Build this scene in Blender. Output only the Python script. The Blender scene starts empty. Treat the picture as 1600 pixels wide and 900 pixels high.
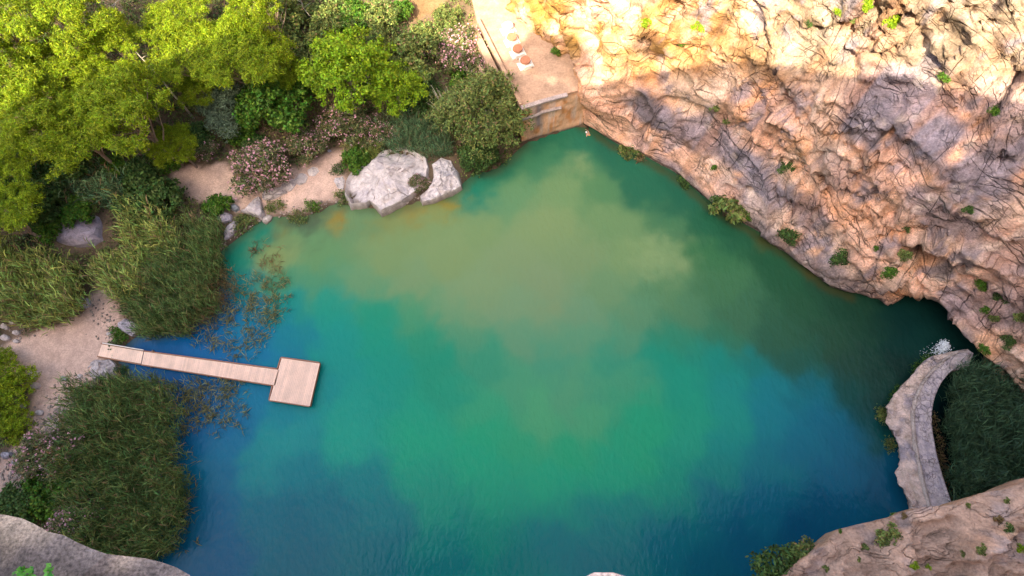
import bpy, bmesh, math, random
import numpy as np
from mathutils import Matrix, Vector
from math import radians as R_

# ------------------------------------------------------------------ camera, light, exposure
SC = bpy.context.scene
COL = SC.collection
H = 50.0
F = 889.0
_up = np.array([-30., 350., F]); _up /= np.linalg.norm(_up)
_y = np.array([0., 1., 0.]) - _up * _up[1]; _y /= np.linalg.norm(_y)
_x = np.cross(_y, _up)
ROT = np.array([_x, _y, _up])                      # camera -> world
cam_d = bpy.data.cameras.new('camera'); cam_d.sensor_width = 36; cam_d.lens = F / 1600 * 36
cam_d.clip_end = 6000; cam_d.clip_start = 0.1
cam = bpy.data.objects.new('camera', cam_d); COL.objects.link(cam)
M4 = Matrix([[*ROT[0], 0], [*ROT[1], 0], [*ROT[2], H], [0, 0, 0, 1]])
cam.matrix_world = M4
SC.camera = cam

SUN = np.array([.27, .66, -.78]); SUN /= np.linalg.norm(SUN)     # travel direction of the light
sun_el = math.asin(-SUN[2]); sun_az = math.atan2(-SUN[0], -SUN[1])   # compass angle from +Y
W = bpy.data.worlds.new("World"); SC.world = W; W.use_nodes = True
nt = W.node_tree; bg = nt.nodes['Background']
sky = nt.nodes.new('ShaderNodeTexSky'); sky.sky_type = 'NISHITA'; sky.sun_disc = False
sky.sun_elevation = sun_el; sky.sun_rotation = sun_az; sky.dust_density = 3.5; sky.ozone_density = .4; sky.air_density = .8
nt.links.new(sky.outputs[0], bg.inputs[0]); bg.inputs[1].default_value = 0.15
sl = bpy.data.lights.new('sun', 'SUN'); sl.energy = 2.3; sl.angle = R_(0.4); sl.color = (1, .90, .72)
so = bpy.data.objects.new('sun', sl); COL.objects.link(so)
so.rotation_euler = Vector(SUN).to_track_quat('-Z', 'Y').to_euler(); so.location = (-30, -80, 120)
VS = SC.view_settings
VS.view_transform = 'Standard'; VS.look = 'None'; VS.gamma = 1; VS.use_curve_mapping = False
VS.exposure = 2.62
try:
    VS.use_white_balance = True; VS.white_balance_temperature = 7400; VS.white_balance_tint = 10
except Exception: pass
SC.cycles.max_bounces = 5; SC.cycles.diffuse_bounces = 3; SC.cycles.transmission_bounces = 3
SC.cycles.sample_clamp_indirect = 6

def P(px, py, z=0.0):
    "world point at height z seen at photograph pixel px,py"
    d = ROT @ np.array([px - 800., 450. - py, -F])
    return np.array([0, 0, H]) + d * ((z - H) / d[2])
def proj(V):
    V = np.asarray(V, float) - np.array([0, 0, H]); c = V @ ROT
    w = np.minimum(c[..., 2], -1e-3)
    return 800 - F * c[..., 0] / w, 450 + F * c[..., 1] / w

# ------------------------------------------------------------------ noise
_rng = np.random.default_rng(7)
_perm = np.concatenate([_rng.permutation(256)] * 3)
_grad = _rng.normal(size=(256, 3)); _grad /= np.linalg.norm(_grad, axis=1)[:, None]
def noise(p):
    p = np.asarray(p, float); i = np.floor(p).astype(int); f = p - i; i &= 255
    u = f * f * f * (f * (f * 6 - 15) + 10)
    out = 0
    for dx in (0, 1):
        wx = u[..., 0] if dx else 1 - u[..., 0]
        for dy in (0, 1):
            wy = u[..., 1] if dy else 1 - u[..., 1]
            for dz in (0, 1):
                wz = u[..., 2] if dz else 1 - u[..., 2]
                h = _perm[_perm[_perm[(i[..., 0] + dx) & 255] + ((i[..., 1] + dy) & 255)] + ((i[..., 2] + dz) & 255)]
                g = _grad[h]
                out = out + wx * wy * wz * (g[..., 0] * (f[..., 0] - dx) + g[..., 1] * (f[..., 1] - dy) + g[..., 2] * (f[..., 2] - dz))
    return out * 1.6
def fbm(p, o=4, g=.5):
    a = 1; s = 0; t = 0; p = np.asarray(p, float)
    for k in range(o): s = s + a * noise(p * 2 ** k + 17.3 * k); t += a; a *= g
    return s / t * 1.5
def ridged(p, o=4):
    a = 1; s = 0; t = 0; p = np.asarray(p, float)
    for k in range(o): s = s + a * (1 - np.abs(noise(p * 2 ** k + 9.1 * k)) * 2); t += a; a *= .5
    return s / t
def facets(q, amp=1., seed=0):
    "angular blocks: every cell of a jittered lattice is a plane with its own tilt and level"
    q = np.asarray(q, float); i0 = np.floor(q).astype(int); best = np.full(q.shape[:-1], 1e9); sec = best.copy(); val = np.zeros(q.shape[:-1])
    def hsh(i, k): 
        h = (i[..., 0] * 374761393 + i[..., 1] * 668265263 + i[..., 2] * 2147483647 + (k + seed * 7) * 1274126177) & 0xffffffff; h = ((h ^ (h >> 13)) * 1103515245) & 0xffffffff; return ((h ^ (h >> 16)) & 0xffff) / 65535.
    for dx in (-1, 0, 1):
        for dy in (-1, 0, 1):
            for dz in (-1, 0, 1):
                c = i0 + [dx, dy, dz]; j = np.stack([hsh(c, 1), hsh(c, 2), hsh(c, 3)], -1); dl = q - (c + j); d = (dl ** 2).sum(-1)
                t = np.stack([hsh(c, 4), hsh(c, 5), hsh(c, 6)], -1) - .5; v = (t * dl).sum(-1) * 1.6 + (hsh(c, 7) - .5) * .8
                m = d < best; sec = np.where(m, best, np.minimum(sec, d)); val = np.where(m, v, val); best = np.where(m, d, best)
    return val * amp, np.sqrt(sec) - np.sqrt(best)
def sst(a, b, x):
    t = np.clip((x - a) / (b - a), 0, 1); return t * t * (3 - 2 * t)
def lin(c):
    c = np.asarray(c, float) / 255.; return np.where(c < .04045, c / 12.92, ((c + .055) / 1.055) ** 2.4)

# ------------------------------------------------------------------ mesh helpers
def newmesh(name, V, Fc, mat=None, parent=None, col=None, smooth=False, uniform=None):
    V = np.asarray(V, np.float32).reshape(-1, 3)
    me = bpy.data.meshes.new(name)
    if uniform:                               # all faces have the same vertex count
        Fc = np.asarray(Fc, np.int32).reshape(-1, uniform); n = len(Fc)
        me.vertices.add(len(V)); me.vertices.foreach_set('co', V.ravel())
        me.loops.add(n * uniform); me.loops.foreach_set('vertex_index', Fc.ravel())
        me.polygons.add(n); me.polygons.foreach_set('loop_start', np.arange(0, n * uniform, uniform, dtype=np.int32))
        me.update(calc_edges=True)
    else:
        me.from_pydata([tuple(map(float, v)) for v in V], [], [tuple(map(int, f)) for f in Fc]); me.update()
    if col is not None:
        at = me.color_attributes.new('tone', 'FLOAT_COLOR', 'POINT')
        c4 = np.ones((len(V), 4), np.float32); c4[:, :3] = np.clip(col, 0, 1); at.data.foreach_set('color', c4.ravel())
    if smooth: me.polygons.foreach_set('use_smooth', [True] * len(me.polygons))
    if mat: me.materials.append(mat)
    o = bpy.data.objects.new(name, me); COL.objects.link(o)
    if parent: o.parent = parent
    return o
def setflow(o, f):
    at_ = o.data.attributes.new('flow', 'FLOAT_VECTOR', 'POINT'); v = np.zeros((len(f), 3), np.float32); v[:, :f.shape[1]] = f; assert len(f) == len(o.data.vertices); at_.data.foreach_set('vector', v.ravel())
def gridfaces(nu, nv, close=False):
    a = np.arange(nu * nv).reshape(nu, nv)
    if close: a = np.vstack([a, a[:1]])
    return np.stack([a[:-1, :-1], a[1:, :-1], a[1:, 1:], a[:-1, 1:]], -1).reshape(-1, 4)
def empty(name, loc):
    o = bpy.data.objects.new(name, None); COL.objects.link(o); o.location = [float(v) for v in loc]
    o.empty_display_size = .3; return o
def tag(o, label=None, cat=None, group=None, kind=None):
    if label: o['label'] = label
    if cat: o['category'] = cat
    if group: o['group'] = group
    if kind: o['kind'] = kind
    return o
def box(cx, cy, cz, sx, sy, sz, rz=0):
    v = np.array([[x, y, z] for x in (-.5, .5) for y in (-.5, .5) for z in (-.5, .5)]) * [sx, sy, sz]
    c, s = math.cos(rz), math.sin(rz); v = np.stack([v[:, 0] * c - v[:, 1] * s, v[:, 0] * s + v[:, 1] * c, v[:, 2]], 1) + [cx, cy, cz]
    return v, [(0, 1, 3, 2), (4, 6, 7, 5), (0, 4, 5, 1), (2, 3, 7, 6), (0, 2, 6, 4), (1, 5, 7, 3)]
class MB:
    def __init__(s): s.v = []; s.f = []; s.n = 0
    def add(s, v, f):
        s.v.append(np.asarray(v, float)); s.f += [tuple(i + s.n for i in q) for q in f]; s.n += len(v); return s
    def box(s, *a, **k): return s.add(*box(*a, **k))
    def tube(s, pts, rad, k=7):
        pts = np.asarray(pts, float); V = []
        for i, p in enumerate(pts):
            d = pts[min(i + 1, len(pts) - 1)] - pts[max(i - 1, 0)]; d /= np.linalg.norm(d) + 1e-9
            a = np.cross(d, [.3, .9, .1]); a /= np.linalg.norm(a) + 1e-9; b = np.cross(d, a)
            for j in range(k):
                t = 2 * math.pi * j / k; V.append(p + (a * math.cos(t) + b * math.sin(t)) * rad[i])
        fc = []
        for i in range(len(pts) - 1):
            for j in range(k):
                fc.append((i * k + j, i * k + (j + 1) % k, (i + 1) * k + (j + 1) % k, (i + 1) * k + j))
        fc.append(tuple(range(k))[::-1]); fc.append(tuple((len(pts) - 1) * k + j for j in range(k)))
        return s.add(V, fc)
    def disc(s, cx, cy, z0, z1, r, k=20, r1=None):
        r1 = r if r1 is None else r1
        V = [(cx + q * math.cos(2 * math.pi * j / k), cy + q * math.sin(2 * math.pi * j / k), z) for z, q in ((z0, r), (z1, r1)) for j in range(k)]
        fc = [(j, (j + 1) % k, k + (j + 1) % k, k + j) for j in range(k)] + [tuple(range(k))[::-1], tuple(range(k, 2 * k))]
        return s.add(V, fc)
    def build(s, name, mat, parent=None, smooth=False):
        return newmesh(name, np.vstack(s.v), s.f, mat, parent, smooth=smooth)

# ------------------------------------------------------------------ materials
def mat(name, base=(.5, .5, .5), rough=.85, attr=False, n1=None, n2=None, bump=0, bscale=3, spec=.3, island=None, transl=0, sc2=(1, 1, 1), crack=0, flow=None, dry=0):
    m = bpy.data.materials.new(name); m.use_nodes = True; t = m.node_tree; N = t.nodes; L = t.links
    b = N['Principled BSDF']; b.inputs['Roughness'].default_value = rough; b.inputs['Specular IOR Level'].default_value = spec
    if attr:
        a = N.new('ShaderNodeAttribute'); a.attribute_name = 'tone'; out = a.outputs['Color']
    else:
        a = N.new('ShaderNodeRGB'); a.outputs[0].default_value = (*base, 1); out = a.outputs[0]
    geo = N.new('ShaderNodeNewGeometry'); tc = N.new('ShaderNodeTexCoord')
    def mul(src, fac_sock, lo, hi, fmin=.3, fmax=.7):
        mr = N.new('ShaderNodeMapRange'); mr.inputs[1].default_value = fmin; mr.inputs[2].default_value = fmax
        mr.inputs[3].default_value = lo; mr.inputs[4].default_value = hi; L.new(fac_sock, mr.inputs[0])
        v = N.new('ShaderNodeVectorMath'); v.operation = 'SCALE'; L.new(src, v.inputs[0]); L.new(mr.outputs[0], v.inputs[3]); return v.outputs[0]
    mp = N.new('ShaderNodeMapping'); mp.inputs['Scale'].default_value = sc2; L.new(tc.outputs['Object'], mp.inputs[0])
    hs = []
    for nn in (n1, n2):
        if nn:
            x = N.new('ShaderNodeTexNoise'); x.inputs['Scale'].default_value = nn[0]; x.inputs['Detail'].default_value = 6; x.inputs['Roughness'].default_value = .65
            L.new(mp.outputs[0], x.inputs['Vector']); out = mul(out, x.outputs[0], nn[1], nn[2])
    if crack:
        x = N.new('ShaderNodeTexNoise'); x.inputs['Scale'].default_value = crack; x.inputs['Detail'].default_value = 5; x.inputs['Distortion'].default_value = .8
        L.new(mp.outputs[0], x.inputs['Vector'])
        s = N.new('ShaderNodeMath'); s.operation = 'SUBTRACT'; s.inputs[1].default_value = .5; L.new(x.outputs[0], s.inputs[0])
        q = N.new('ShaderNodeMath'); q.operation = 'ABSOLUTE'; L.new(s.outputs[0], q.inputs[0])
        out = mul(out, q.outputs[0], .45, 1., 0., .022)
        ck = q.outputs[0]
    fis = []
    if flow:
        fl = N.new('ShaderNodeAttribute'); fl.attribute_name = 'flow'
        for (sx, sy, sc, wd, lo, msk) in flow:
            q = N.new('ShaderNodeMapping'); q.inputs['Scale'].default_value = (sx, sy, 1); L.new(fl.outputs['Vector'], q.inputs[0])
            nz = N.new('ShaderNodeTexNoise'); nz.inputs['Scale'].default_value = sc * 1.5; nz.inputs['Detail'].default_value = 4; L.new(q.outputs[0], nz.inputs['Vector'])
            av = N.new('ShaderNodeVectorMath'); av.operation = 'MULTIPLY_ADD'; av.inputs[1].default_value = (.20 / sc,) * 3; L.new(nz.outputs['Color'], av.inputs[0]); L.new(q.outputs[0], av.inputs[2])
            x = N.new('ShaderNodeTexVoronoi'); x.feature = 'DISTANCE_TO_EDGE'; x.inputs['Scale'].default_value = sc; L.new(av.outputs[0], x.inputs['Vector']); ab = x
            k = N.new('ShaderNodeTexNoise'); k.inputs['Scale'].default_value = sc * msk; k.inputs['Detail'].default_value = 2; L.new(fl.outputs['Vector'], k.inputs['Vector'])
            km = N.new('ShaderNodeMapRange'); km.inputs[1].default_value = .47; km.inputs[2].default_value = .66; L.new(k.outputs[0], km.inputs[0])
            w = N.new('ShaderNodeMapRange'); w.inputs[1].default_value = 0; w.inputs[2].default_value = wd; w.inputs[3].default_value = 1; w.inputs[4].default_value = 0; L.new(ab.outputs[0], w.inputs[0])
            f_ = N.new('ShaderNodeMath'); f_.operation = 'MULTIPLY'; L.new(w.outputs[0], f_.inputs[0]); L.new(km.outputs[0], f_.inputs[1])
            out = mul(out, f_.outputs[0], 1., lo, 0, 1); fis.append(f_.outputs[0])
    if island:
        out = mul(out, geo.outputs['Random Per Island'], island[0], island[1], 0, 1)
        if len(island) > 2:
            hsv = N.new('ShaderNodeHueSaturation'); L.new(out, hsv.inputs['Color'])
            mr = N.new('ShaderNodeMapRange'); mr.inputs[3].default_value = .5 - island[2]; mr.inputs[4].default_value = .5 + island[2]
            fr = N.new('ShaderNodeMath'); fr.operation = 'FRACT'; mm = N.new('ShaderNodeMath'); mm.operation = 'MULTIPLY'; mm.inputs[1].default_value = 17.7
            L.new(geo.outputs['Random Per Island'], mm.inputs[0]); L.new(mm.outputs[0], fr.inputs[0]); L.new(fr.outputs[0], mr.inputs[0])
            L.new(mr.outputs[0], hsv.inputs['Hue']); out = hsv.outputs[0]
    if dry:
        m7 = N.new('ShaderNodeMath'); m7.operation = 'MULTIPLY'; m7.inputs[1].default_value = 91.3; f7 = N.new('ShaderNodeMath'); f7.operation = 'FRACT'; g7 = N.new('ShaderNodeMath'); g7.operation = 'GREATER_THAN'; g7.inputs[1].default_value = 1 - dry
        L.new(geo.outputs['Random Per Island'], m7.inputs[0]); L.new(m7.outputs[0], f7.inputs[0]); L.new(f7.outputs[0], g7.inputs[0])
        mc = N.new('ShaderNodeMix'); mc.data_type = 'RGBA'; L.new(g7.outputs[0], mc.inputs[0]); L.new(out, mc.inputs[6]); mc.inputs[7].default_value = (.30, .20, .10, 1); out = mc.outputs[2]
    L.new(out, b.inputs['Base Color'])
    if bump:
        x = N.new('ShaderNodeTexNoise'); x.inputs['Scale'].default_value = bscale; x.inputs['Detail'].default_value = 8; x.inputs['Roughness'].default_value = .7
        L.new(mp.outputs[0], x.inputs['Vector']); bp = N.new('ShaderNodeBump'); bp.inputs['Strength'].default_value = 1; bp.inputs['Distance'].default_value = bump
        hh = x.outputs[0]
        for f_ in fis:
            sb = N.new('ShaderNodeMath'); sb.operation = 'MULTIPLY_ADD'; sb.inputs[1].default_value = -1.2; L.new(f_, sb.inputs[0]); L.new(hh, sb.inputs[2]); hh = sb.outputs[0]
        L.new(hh, bp.inputs['Height']); L.new(bp.outputs[0], b.inputs['Normal'])
    if transl:
        tr = N.new('ShaderNodeBsdfTranslucent'); L.new(out, tr.inputs[0]); mx = N.new('ShaderNodeMixShader'); mx.inputs[0].default_value = transl
        L.new(b.outputs[0], mx.inputs[1]); L.new(tr.outputs[0], mx.inputs[2]); L.new(mx.outputs[0], N['Material Output'].inputs[0])
    return m
M = {
 'cliff': mat('cliff_rock', attr=True, rough=.9, n1=(1.3, .76, 1.26), n2=(7, .62, 1.4), bump=.13, bscale=3.2, spec=.2, flow=[(.16, 1.0, .32, .024, .30, 1.1), (.3, 2.2, .65, .035, .45, .5), (1.6, .3, .40, .02, .5, .9), (.7, 1.6, 1.6, .05, .72, .35)]),
 'slope': mat('shoulder_rock', attr=True, rough=.9, n1=(1.3, .78, 1.22), n2=(8, .70, 1.3), bump=.07, bscale=5, spec=.2, flow=[(.25, 1.5, .5, .03, .6, .6), (.5, 2.4, 1.1, .04, .72, .5)]),
 'cobble': mat('cobbled_masonry', attr=True, rough=.9, n1=(1.6, .8, 1.2), n2=(9, .75, 1.25), bump=.06, bscale=7, flow=[(1, 1, 1.9, .09, .35, .05), (1, 1, 3.4, .08, .6, .3)]),
 'rock': mat('boulder_rock', attr=True, rough=.85, flow=[(.5, .8, .6, .03, .4, .8), (1, 1.4, 1.7, .04, .7, .5)], n1=(2.5, .75, 1.2), n2=(14, .8, 1.15), bump=.05, bscale=7, spec=.25),
 'ledge': mat('ledge_rock', attr=True, rough=.9, n1=(5, .55, 1.45), n2=(34, .35, 1.65), bump=.035, bscale=14, spec=.25),
 'ground': mat('soil', attr=True, rough=.95, n1=(1.2, .8, 1.2), n2=(8, .75, 1.25), bump=.06, bscale=5, spec=.1),
 'deck': mat('deck_wood', (.84, .59, .44), .7, n1=(.9, .86, 1.1), n2=(12, .88, 1.08), island=(.90, 1.06), bump=.004, bscale=30),
 'deck_dark': mat('deck_edge_wood', (.30, .15, .09), .8, n1=(4, .8, 1.15)),
 'post': mat('post_wood', (.16, .12, .09), .9, n1=(5, .8, 1.2)),
 'wall': mat('stained_render', attr=True, rough=.9, n1=(.9, .85, 1.15), n2=(7, .8, 1.15), bump=.03, bscale=5, sc2=(1, 1, .3)),
 'pave': mat('dusty_paving', (.46, .30, .20), .9, n1=(.7, .62, 1.2), n2=(5, .75, 1.15), bump=.03, bscale=6),
 'white': mat('white_stone', (.72, .68, .6), .8, n1=(3, .85, 1.08), bump=.01, bscale=12),
 'terra': mat('terracotta', (.38, .16, .09), .8, n1=(5, .8, 1.2), bump=.01, bscale=12),
 'weir': mat('weathered_masonry', attr=True, rough=.9, n1=(1.6, .75, 1.2), n2=(9, .65, 1.3), bump=.05, bscale=7),
 'bark': mat('pine_bark', (.30, .22, .17), .95, n1=(4, .7, 1.3), bump=.03, bscale=9),
 'pale': mat('pale_bark', (.42, .38, .32), .95, n1=(4, .7, 1.3), bump=.02, bscale=9),
 'stem': mat('brown_stem', (.13, .09, .06), .95, n1=(4, .7, 1.3)),
 'foam': mat('foam', (.85, .9, .92), .5, n1=(6, .9, 1.0)),
 'skin': mat('skin', (.50, .28, .19), .55, spec=.4),
 'cap': mat('white_cap', (.8, .8, .78), .5),
 'vest': mat('yellow_fabric', (.62, .33, .03), .7),
}
def leafm(name, c, isl=(.5, 1.5, .03), tr=.28, rough=.6, dry=0): M[name] = mat(name, c, rough, island=isl, transl=tr, spec=.25, dry=dry, n1=(1.1, .6, 1.4))
leafm('pine_needles', (.235, .325, .018), (.4, 1.6, .035), .5)
leafm('yellow_leaves', (.22, .36, .018), (.5, 1.4, .03), .32)
leafm('green_leaves', (.075, .17, .018), (.4, 1.7, .04), .3)
leafm('dark_leaves', (.055, .11, .025), (.4, 1.7, .04), .25)
leafm('olive_leaves', (.13, .175, .045), (.4, 1.8, .05), .25, dry=.05)
leafm('grey_leaves', (.13, .19, .115), (.55, 1.5, .02), .2)
leafm('oleander_leaves', (.11, .135, .05), (.35, 1.9, .06), .25, dry=.10)
leafm('reed_leaves', (.095, .15, .042), (.3, 2.3, .06), .25, dry=.07)
leafm('dark_reed_leaves', (.045, .10, .045), (.35, 2.0, .05), .25)
leafm('blue_reed_leaves', (.10, .18, .08), (.35, 2.1, .06), .25, dry=.08)
leafm('cane_leaves', (.21, .27, .065), (.3, 2.1, .06), .3, dry=.12)
leafm('dry_leaves', (.20, .14, .06), (.4, 1.6, .04), .3)
leafm('pink_petals', (.62, .34, .38), (.7, 1.3, .03), .3)
leafm('sprout_leaves', (.07, .26, .04), (.6, 1.4, .03), .3)

# ------------------------------------------------------------------ the shape of the land
BANK_PX = [(817, 226), (800, 246), (775, 266), (740, 272), (722, 290), (700, 306), (660, 314), (610, 330), (560, 322), (525, 318), (492, 335), (455, 342),
           (425, 340), (400, 350), (372, 372), (345, 392), (335, 420), (345, 450), (335, 490), (300, 505), (262, 520), (222, 520), (200, 534), (188, 560), (190, 590), (215, 600), (222, 650),
           (215, 700), (225, 760), (225, 830), (190, 890), (120, 960)]
CL_PX = [(905, 197, 0), (925, 207, 0), (950, 224, 0), (980, 240, 0), (1012, 254, 0), (1050, 275, 0), (1080, 300, 0), (1112, 326, 0), (1150, 350, 0), (1190, 374, 0), (1225, 398, 0), (1255, 422, 0), (1290, 450, 0),
         (1330, 466, 0), (1375, 478, 0), (1400, 488, 1), (1440, 492, 2), (1466, 503, 2.5), (1488, 522, 2.5), (1516, 556, 2.5), (1545, 592, 2), (1575, 630, 2), (1610, 668, 2), (1680, 740, 2), (1760, 830, 2), (1830, 930, 2)]
TER_PX = [(650, -140), (705, -70), (750, -15), (785, 22), (825, 56), (872, 96), (910, 124)]     # foot of the cliff on the terrace
TZ = 5.2
bank = np.array([P(x, y)[:2] for x, y in BANK_PX])
clf = np.array([P(x, y, TZ)[:2] for x, y in TER_PX] + [P(x, y, z)[:2] for x, y, z in CL_PX])
clf = np.vstack([clf[:1] + [-45, 50], clf[:1] + [-20, 24], clf, clf[-1:] + [3, -12], clf[-1:] + [0, -40]])
bank = np.vstack([bank, [[bank[-1, 0] - 3, -12]]])
lake = np.vstack([bank[::-1], clf[2 + len(TER_PX):-2], [[clf[-3, 0], -12]]])
behind = np.vstack([clf, [[2500, -60], [2500, 2500], [-300, 2500]]])

def seg_dist(pts, poly, closed=True):
    q = poly if not closed else np.vstack([poly, poly[:1]])
    best = np.full(len(pts), 1e9)
    for a, b in zip(q[:-1], q[1:]):
        d = b - a; t = np.clip(((pts - a) @ d) / (d @ d + 1e-12), 0, 1)
        best = np.minimum(best, np.linalg.norm(pts - a - t[:, None] * d, axis=1))
    return best
def inside(pts, poly):
    c = np.zeros(len(pts), bool); q = np.vstack([poly, poly[:1]])
    for (x0, y0), (x1, y1) in zip(q[:-1], q[1:]):
        m = (y0 > pts[:, 1]) != (y1 > pts[:, 1])
        if y0 != y1: c ^= m & (pts[:, 0] < (x1 - x0) * (pts[:, 1] - y0) / (y1 - y0) + x0)
    return c
def ground(xy):
    xy = np.asarray(xy, float).reshape(-1, 2)
    d = seg_dist(xy, lake); ins = inside(xy, lake); beh = inside(xy, behind); dc = seg_dist(xy, clf, False)
    x3 = np.c_[xy, np.zeros(len(xy))]
    n = fbm(x3 * .12, 4)
    zb = .12 + .10 * np.minimum(d, 9) + .42 * np.maximum(d - 9, 0) + n * .35 * sst(0, 4, d) + fbm(x3 * .04, 3) * 2.2 * sst(8, 25, d)
    zb = np.minimum(zb, 46 + 6 * fbm(x3 * .01, 3))
    zc = np.clip((dc - 14) * 2.6, -4, 58 + 4 * n)
    z = np.where(beh, np.where(dc < 14, np.minimum(zb, np.where((xy[:, 0] > P(905, 197)[0] + 1), -1.6, 2)), zc), zb)
    z = np.where(ins, -np.clip(.15 + d * .6, 0, 5), z)
    south = np.clip((-13 - xy[:, 1]) * 1.6, -100, 40)
    z = np.where(xy[:, 1] < -13, np.maximum(np.where(z < 3, z, z), south), z)
    far = sst(150, 400, np.hypot(xy[:, 0], xy[:, 1]))
    return z * (1 - far) + far * (40 + 14 * fbm(x3 * .004, 3))
def gz(x, y): return float(ground([[x, y]])[0])
def at(px, py, h=0.):
    "world point whose height above the ground is h, seen at px,py"
    z = h
    for _ in range(25):
        p = P(px, py, z); z = .5 * z + .5 * (gz(p[0], p[1]) + h)
    return P(px, py, z)

def axis(lo, hi, step):
    a = list(np.arange(lo, hi + 1e-6, step)); s = step; 
    while a[-1] < 2600: s *= 1.35; a.append(a[-1] + s)
    s = step
    while a[0] > -2600: s *= 1.35; a.insert(0, a[0] - s)
    return np.array(a)
gx = axis(-62, 10, .42); gy = axis(-14, 74, .42)
GX, GY = np.meshgrid(gx, gy, indexing='ij'); xy = np.c_[GX.ravel(), GY.ravel()]
z = ground(xy); V = np.c_[xy, z]
px, py = proj(V)
wob = np.c_[fbm(V * .5, 3) * 12, fbm(V * .5 + 50, 3) * 12]
SAND = [[(0, 545), (60, 520), (110, 500), (135, 480), (142, 455), (165, 445), (185, 480), (190, 510), (170, 540), (160, 560), (185, 580), (150, 600), (130, 640), (105, 690), (70, 700), (40, 660), (55, 600), (40, 590), (-80, 600), (-80, 560)],
        [(262, 268), (320, 255), (370, 258), (420, 275), (470, 268), (500, 245), (530, 225), (545, 232), (528, 260), (545, 290), (530, 312), (500, 322), (470, 330), (440, 335), (410, 330), (380, 335), (350, 322), (310, 312), (275, 292)],
        [(625, -30), (705, -30), (690, 14), (650, 34), (622, 20)], [(430, 90), (470, 70), (485, 110), (455, 130)], [(30, 690), (80, 690), (60, 760), (0, 800), (-20, 740)]]
pp = np.c_[px, py] + wob
sandm = np.zeros(len(V))
for poly in SAND:
    pg = np.array(poly, float); ins = inside(pp, pg); dd = seg_dist(pp, pg)
    sandm = np.maximum(sandm, np.where(ins, np.clip(.5 + dd / 6, 0, 1), np.clip(.5 - dd / 6, 0, 1)))
sandm *= (px > -150) & (py > -100) & (z > 0)
sandc = np.array([.52, .36, .28]) * (1 + .18 * fbm(V * .35, 3))[:, None]
rub = sst(.0, .5, fbm(V * .9 + 3, 3))[:, None] * sst(590, 640, py)[:, None]
sandc = sandc * (1 - rub * .35); hi_ = (sst(60, 30, py) * sst(560, 600, px))[:, None]; sandc = sandc * (1 - hi_) + np.array([.20, .125, .065]) * (1 + .5 * fbm(V * .8, 3))[:, None] * hi_
soil = np.array([.14, .10, .065]) * (1 + .5 * fbm(V * .5, 3))[:, None]
colr = soil * (1 - sandm[:, None]) + sandc * sandm[:, None]
wet = sst(.35, 0., z)[:, None] * (z[:, None] > -6)
colr = colr * (1 - .55 * wet)
tag(newmesh('terrain', V, gridfaces(len(gx), len(gy)), M['ground'], col=colr, smooth=True, uniform=4), 'brown soil bank and pale trodden sand around the lake', 'ground', kind='structure')

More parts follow.
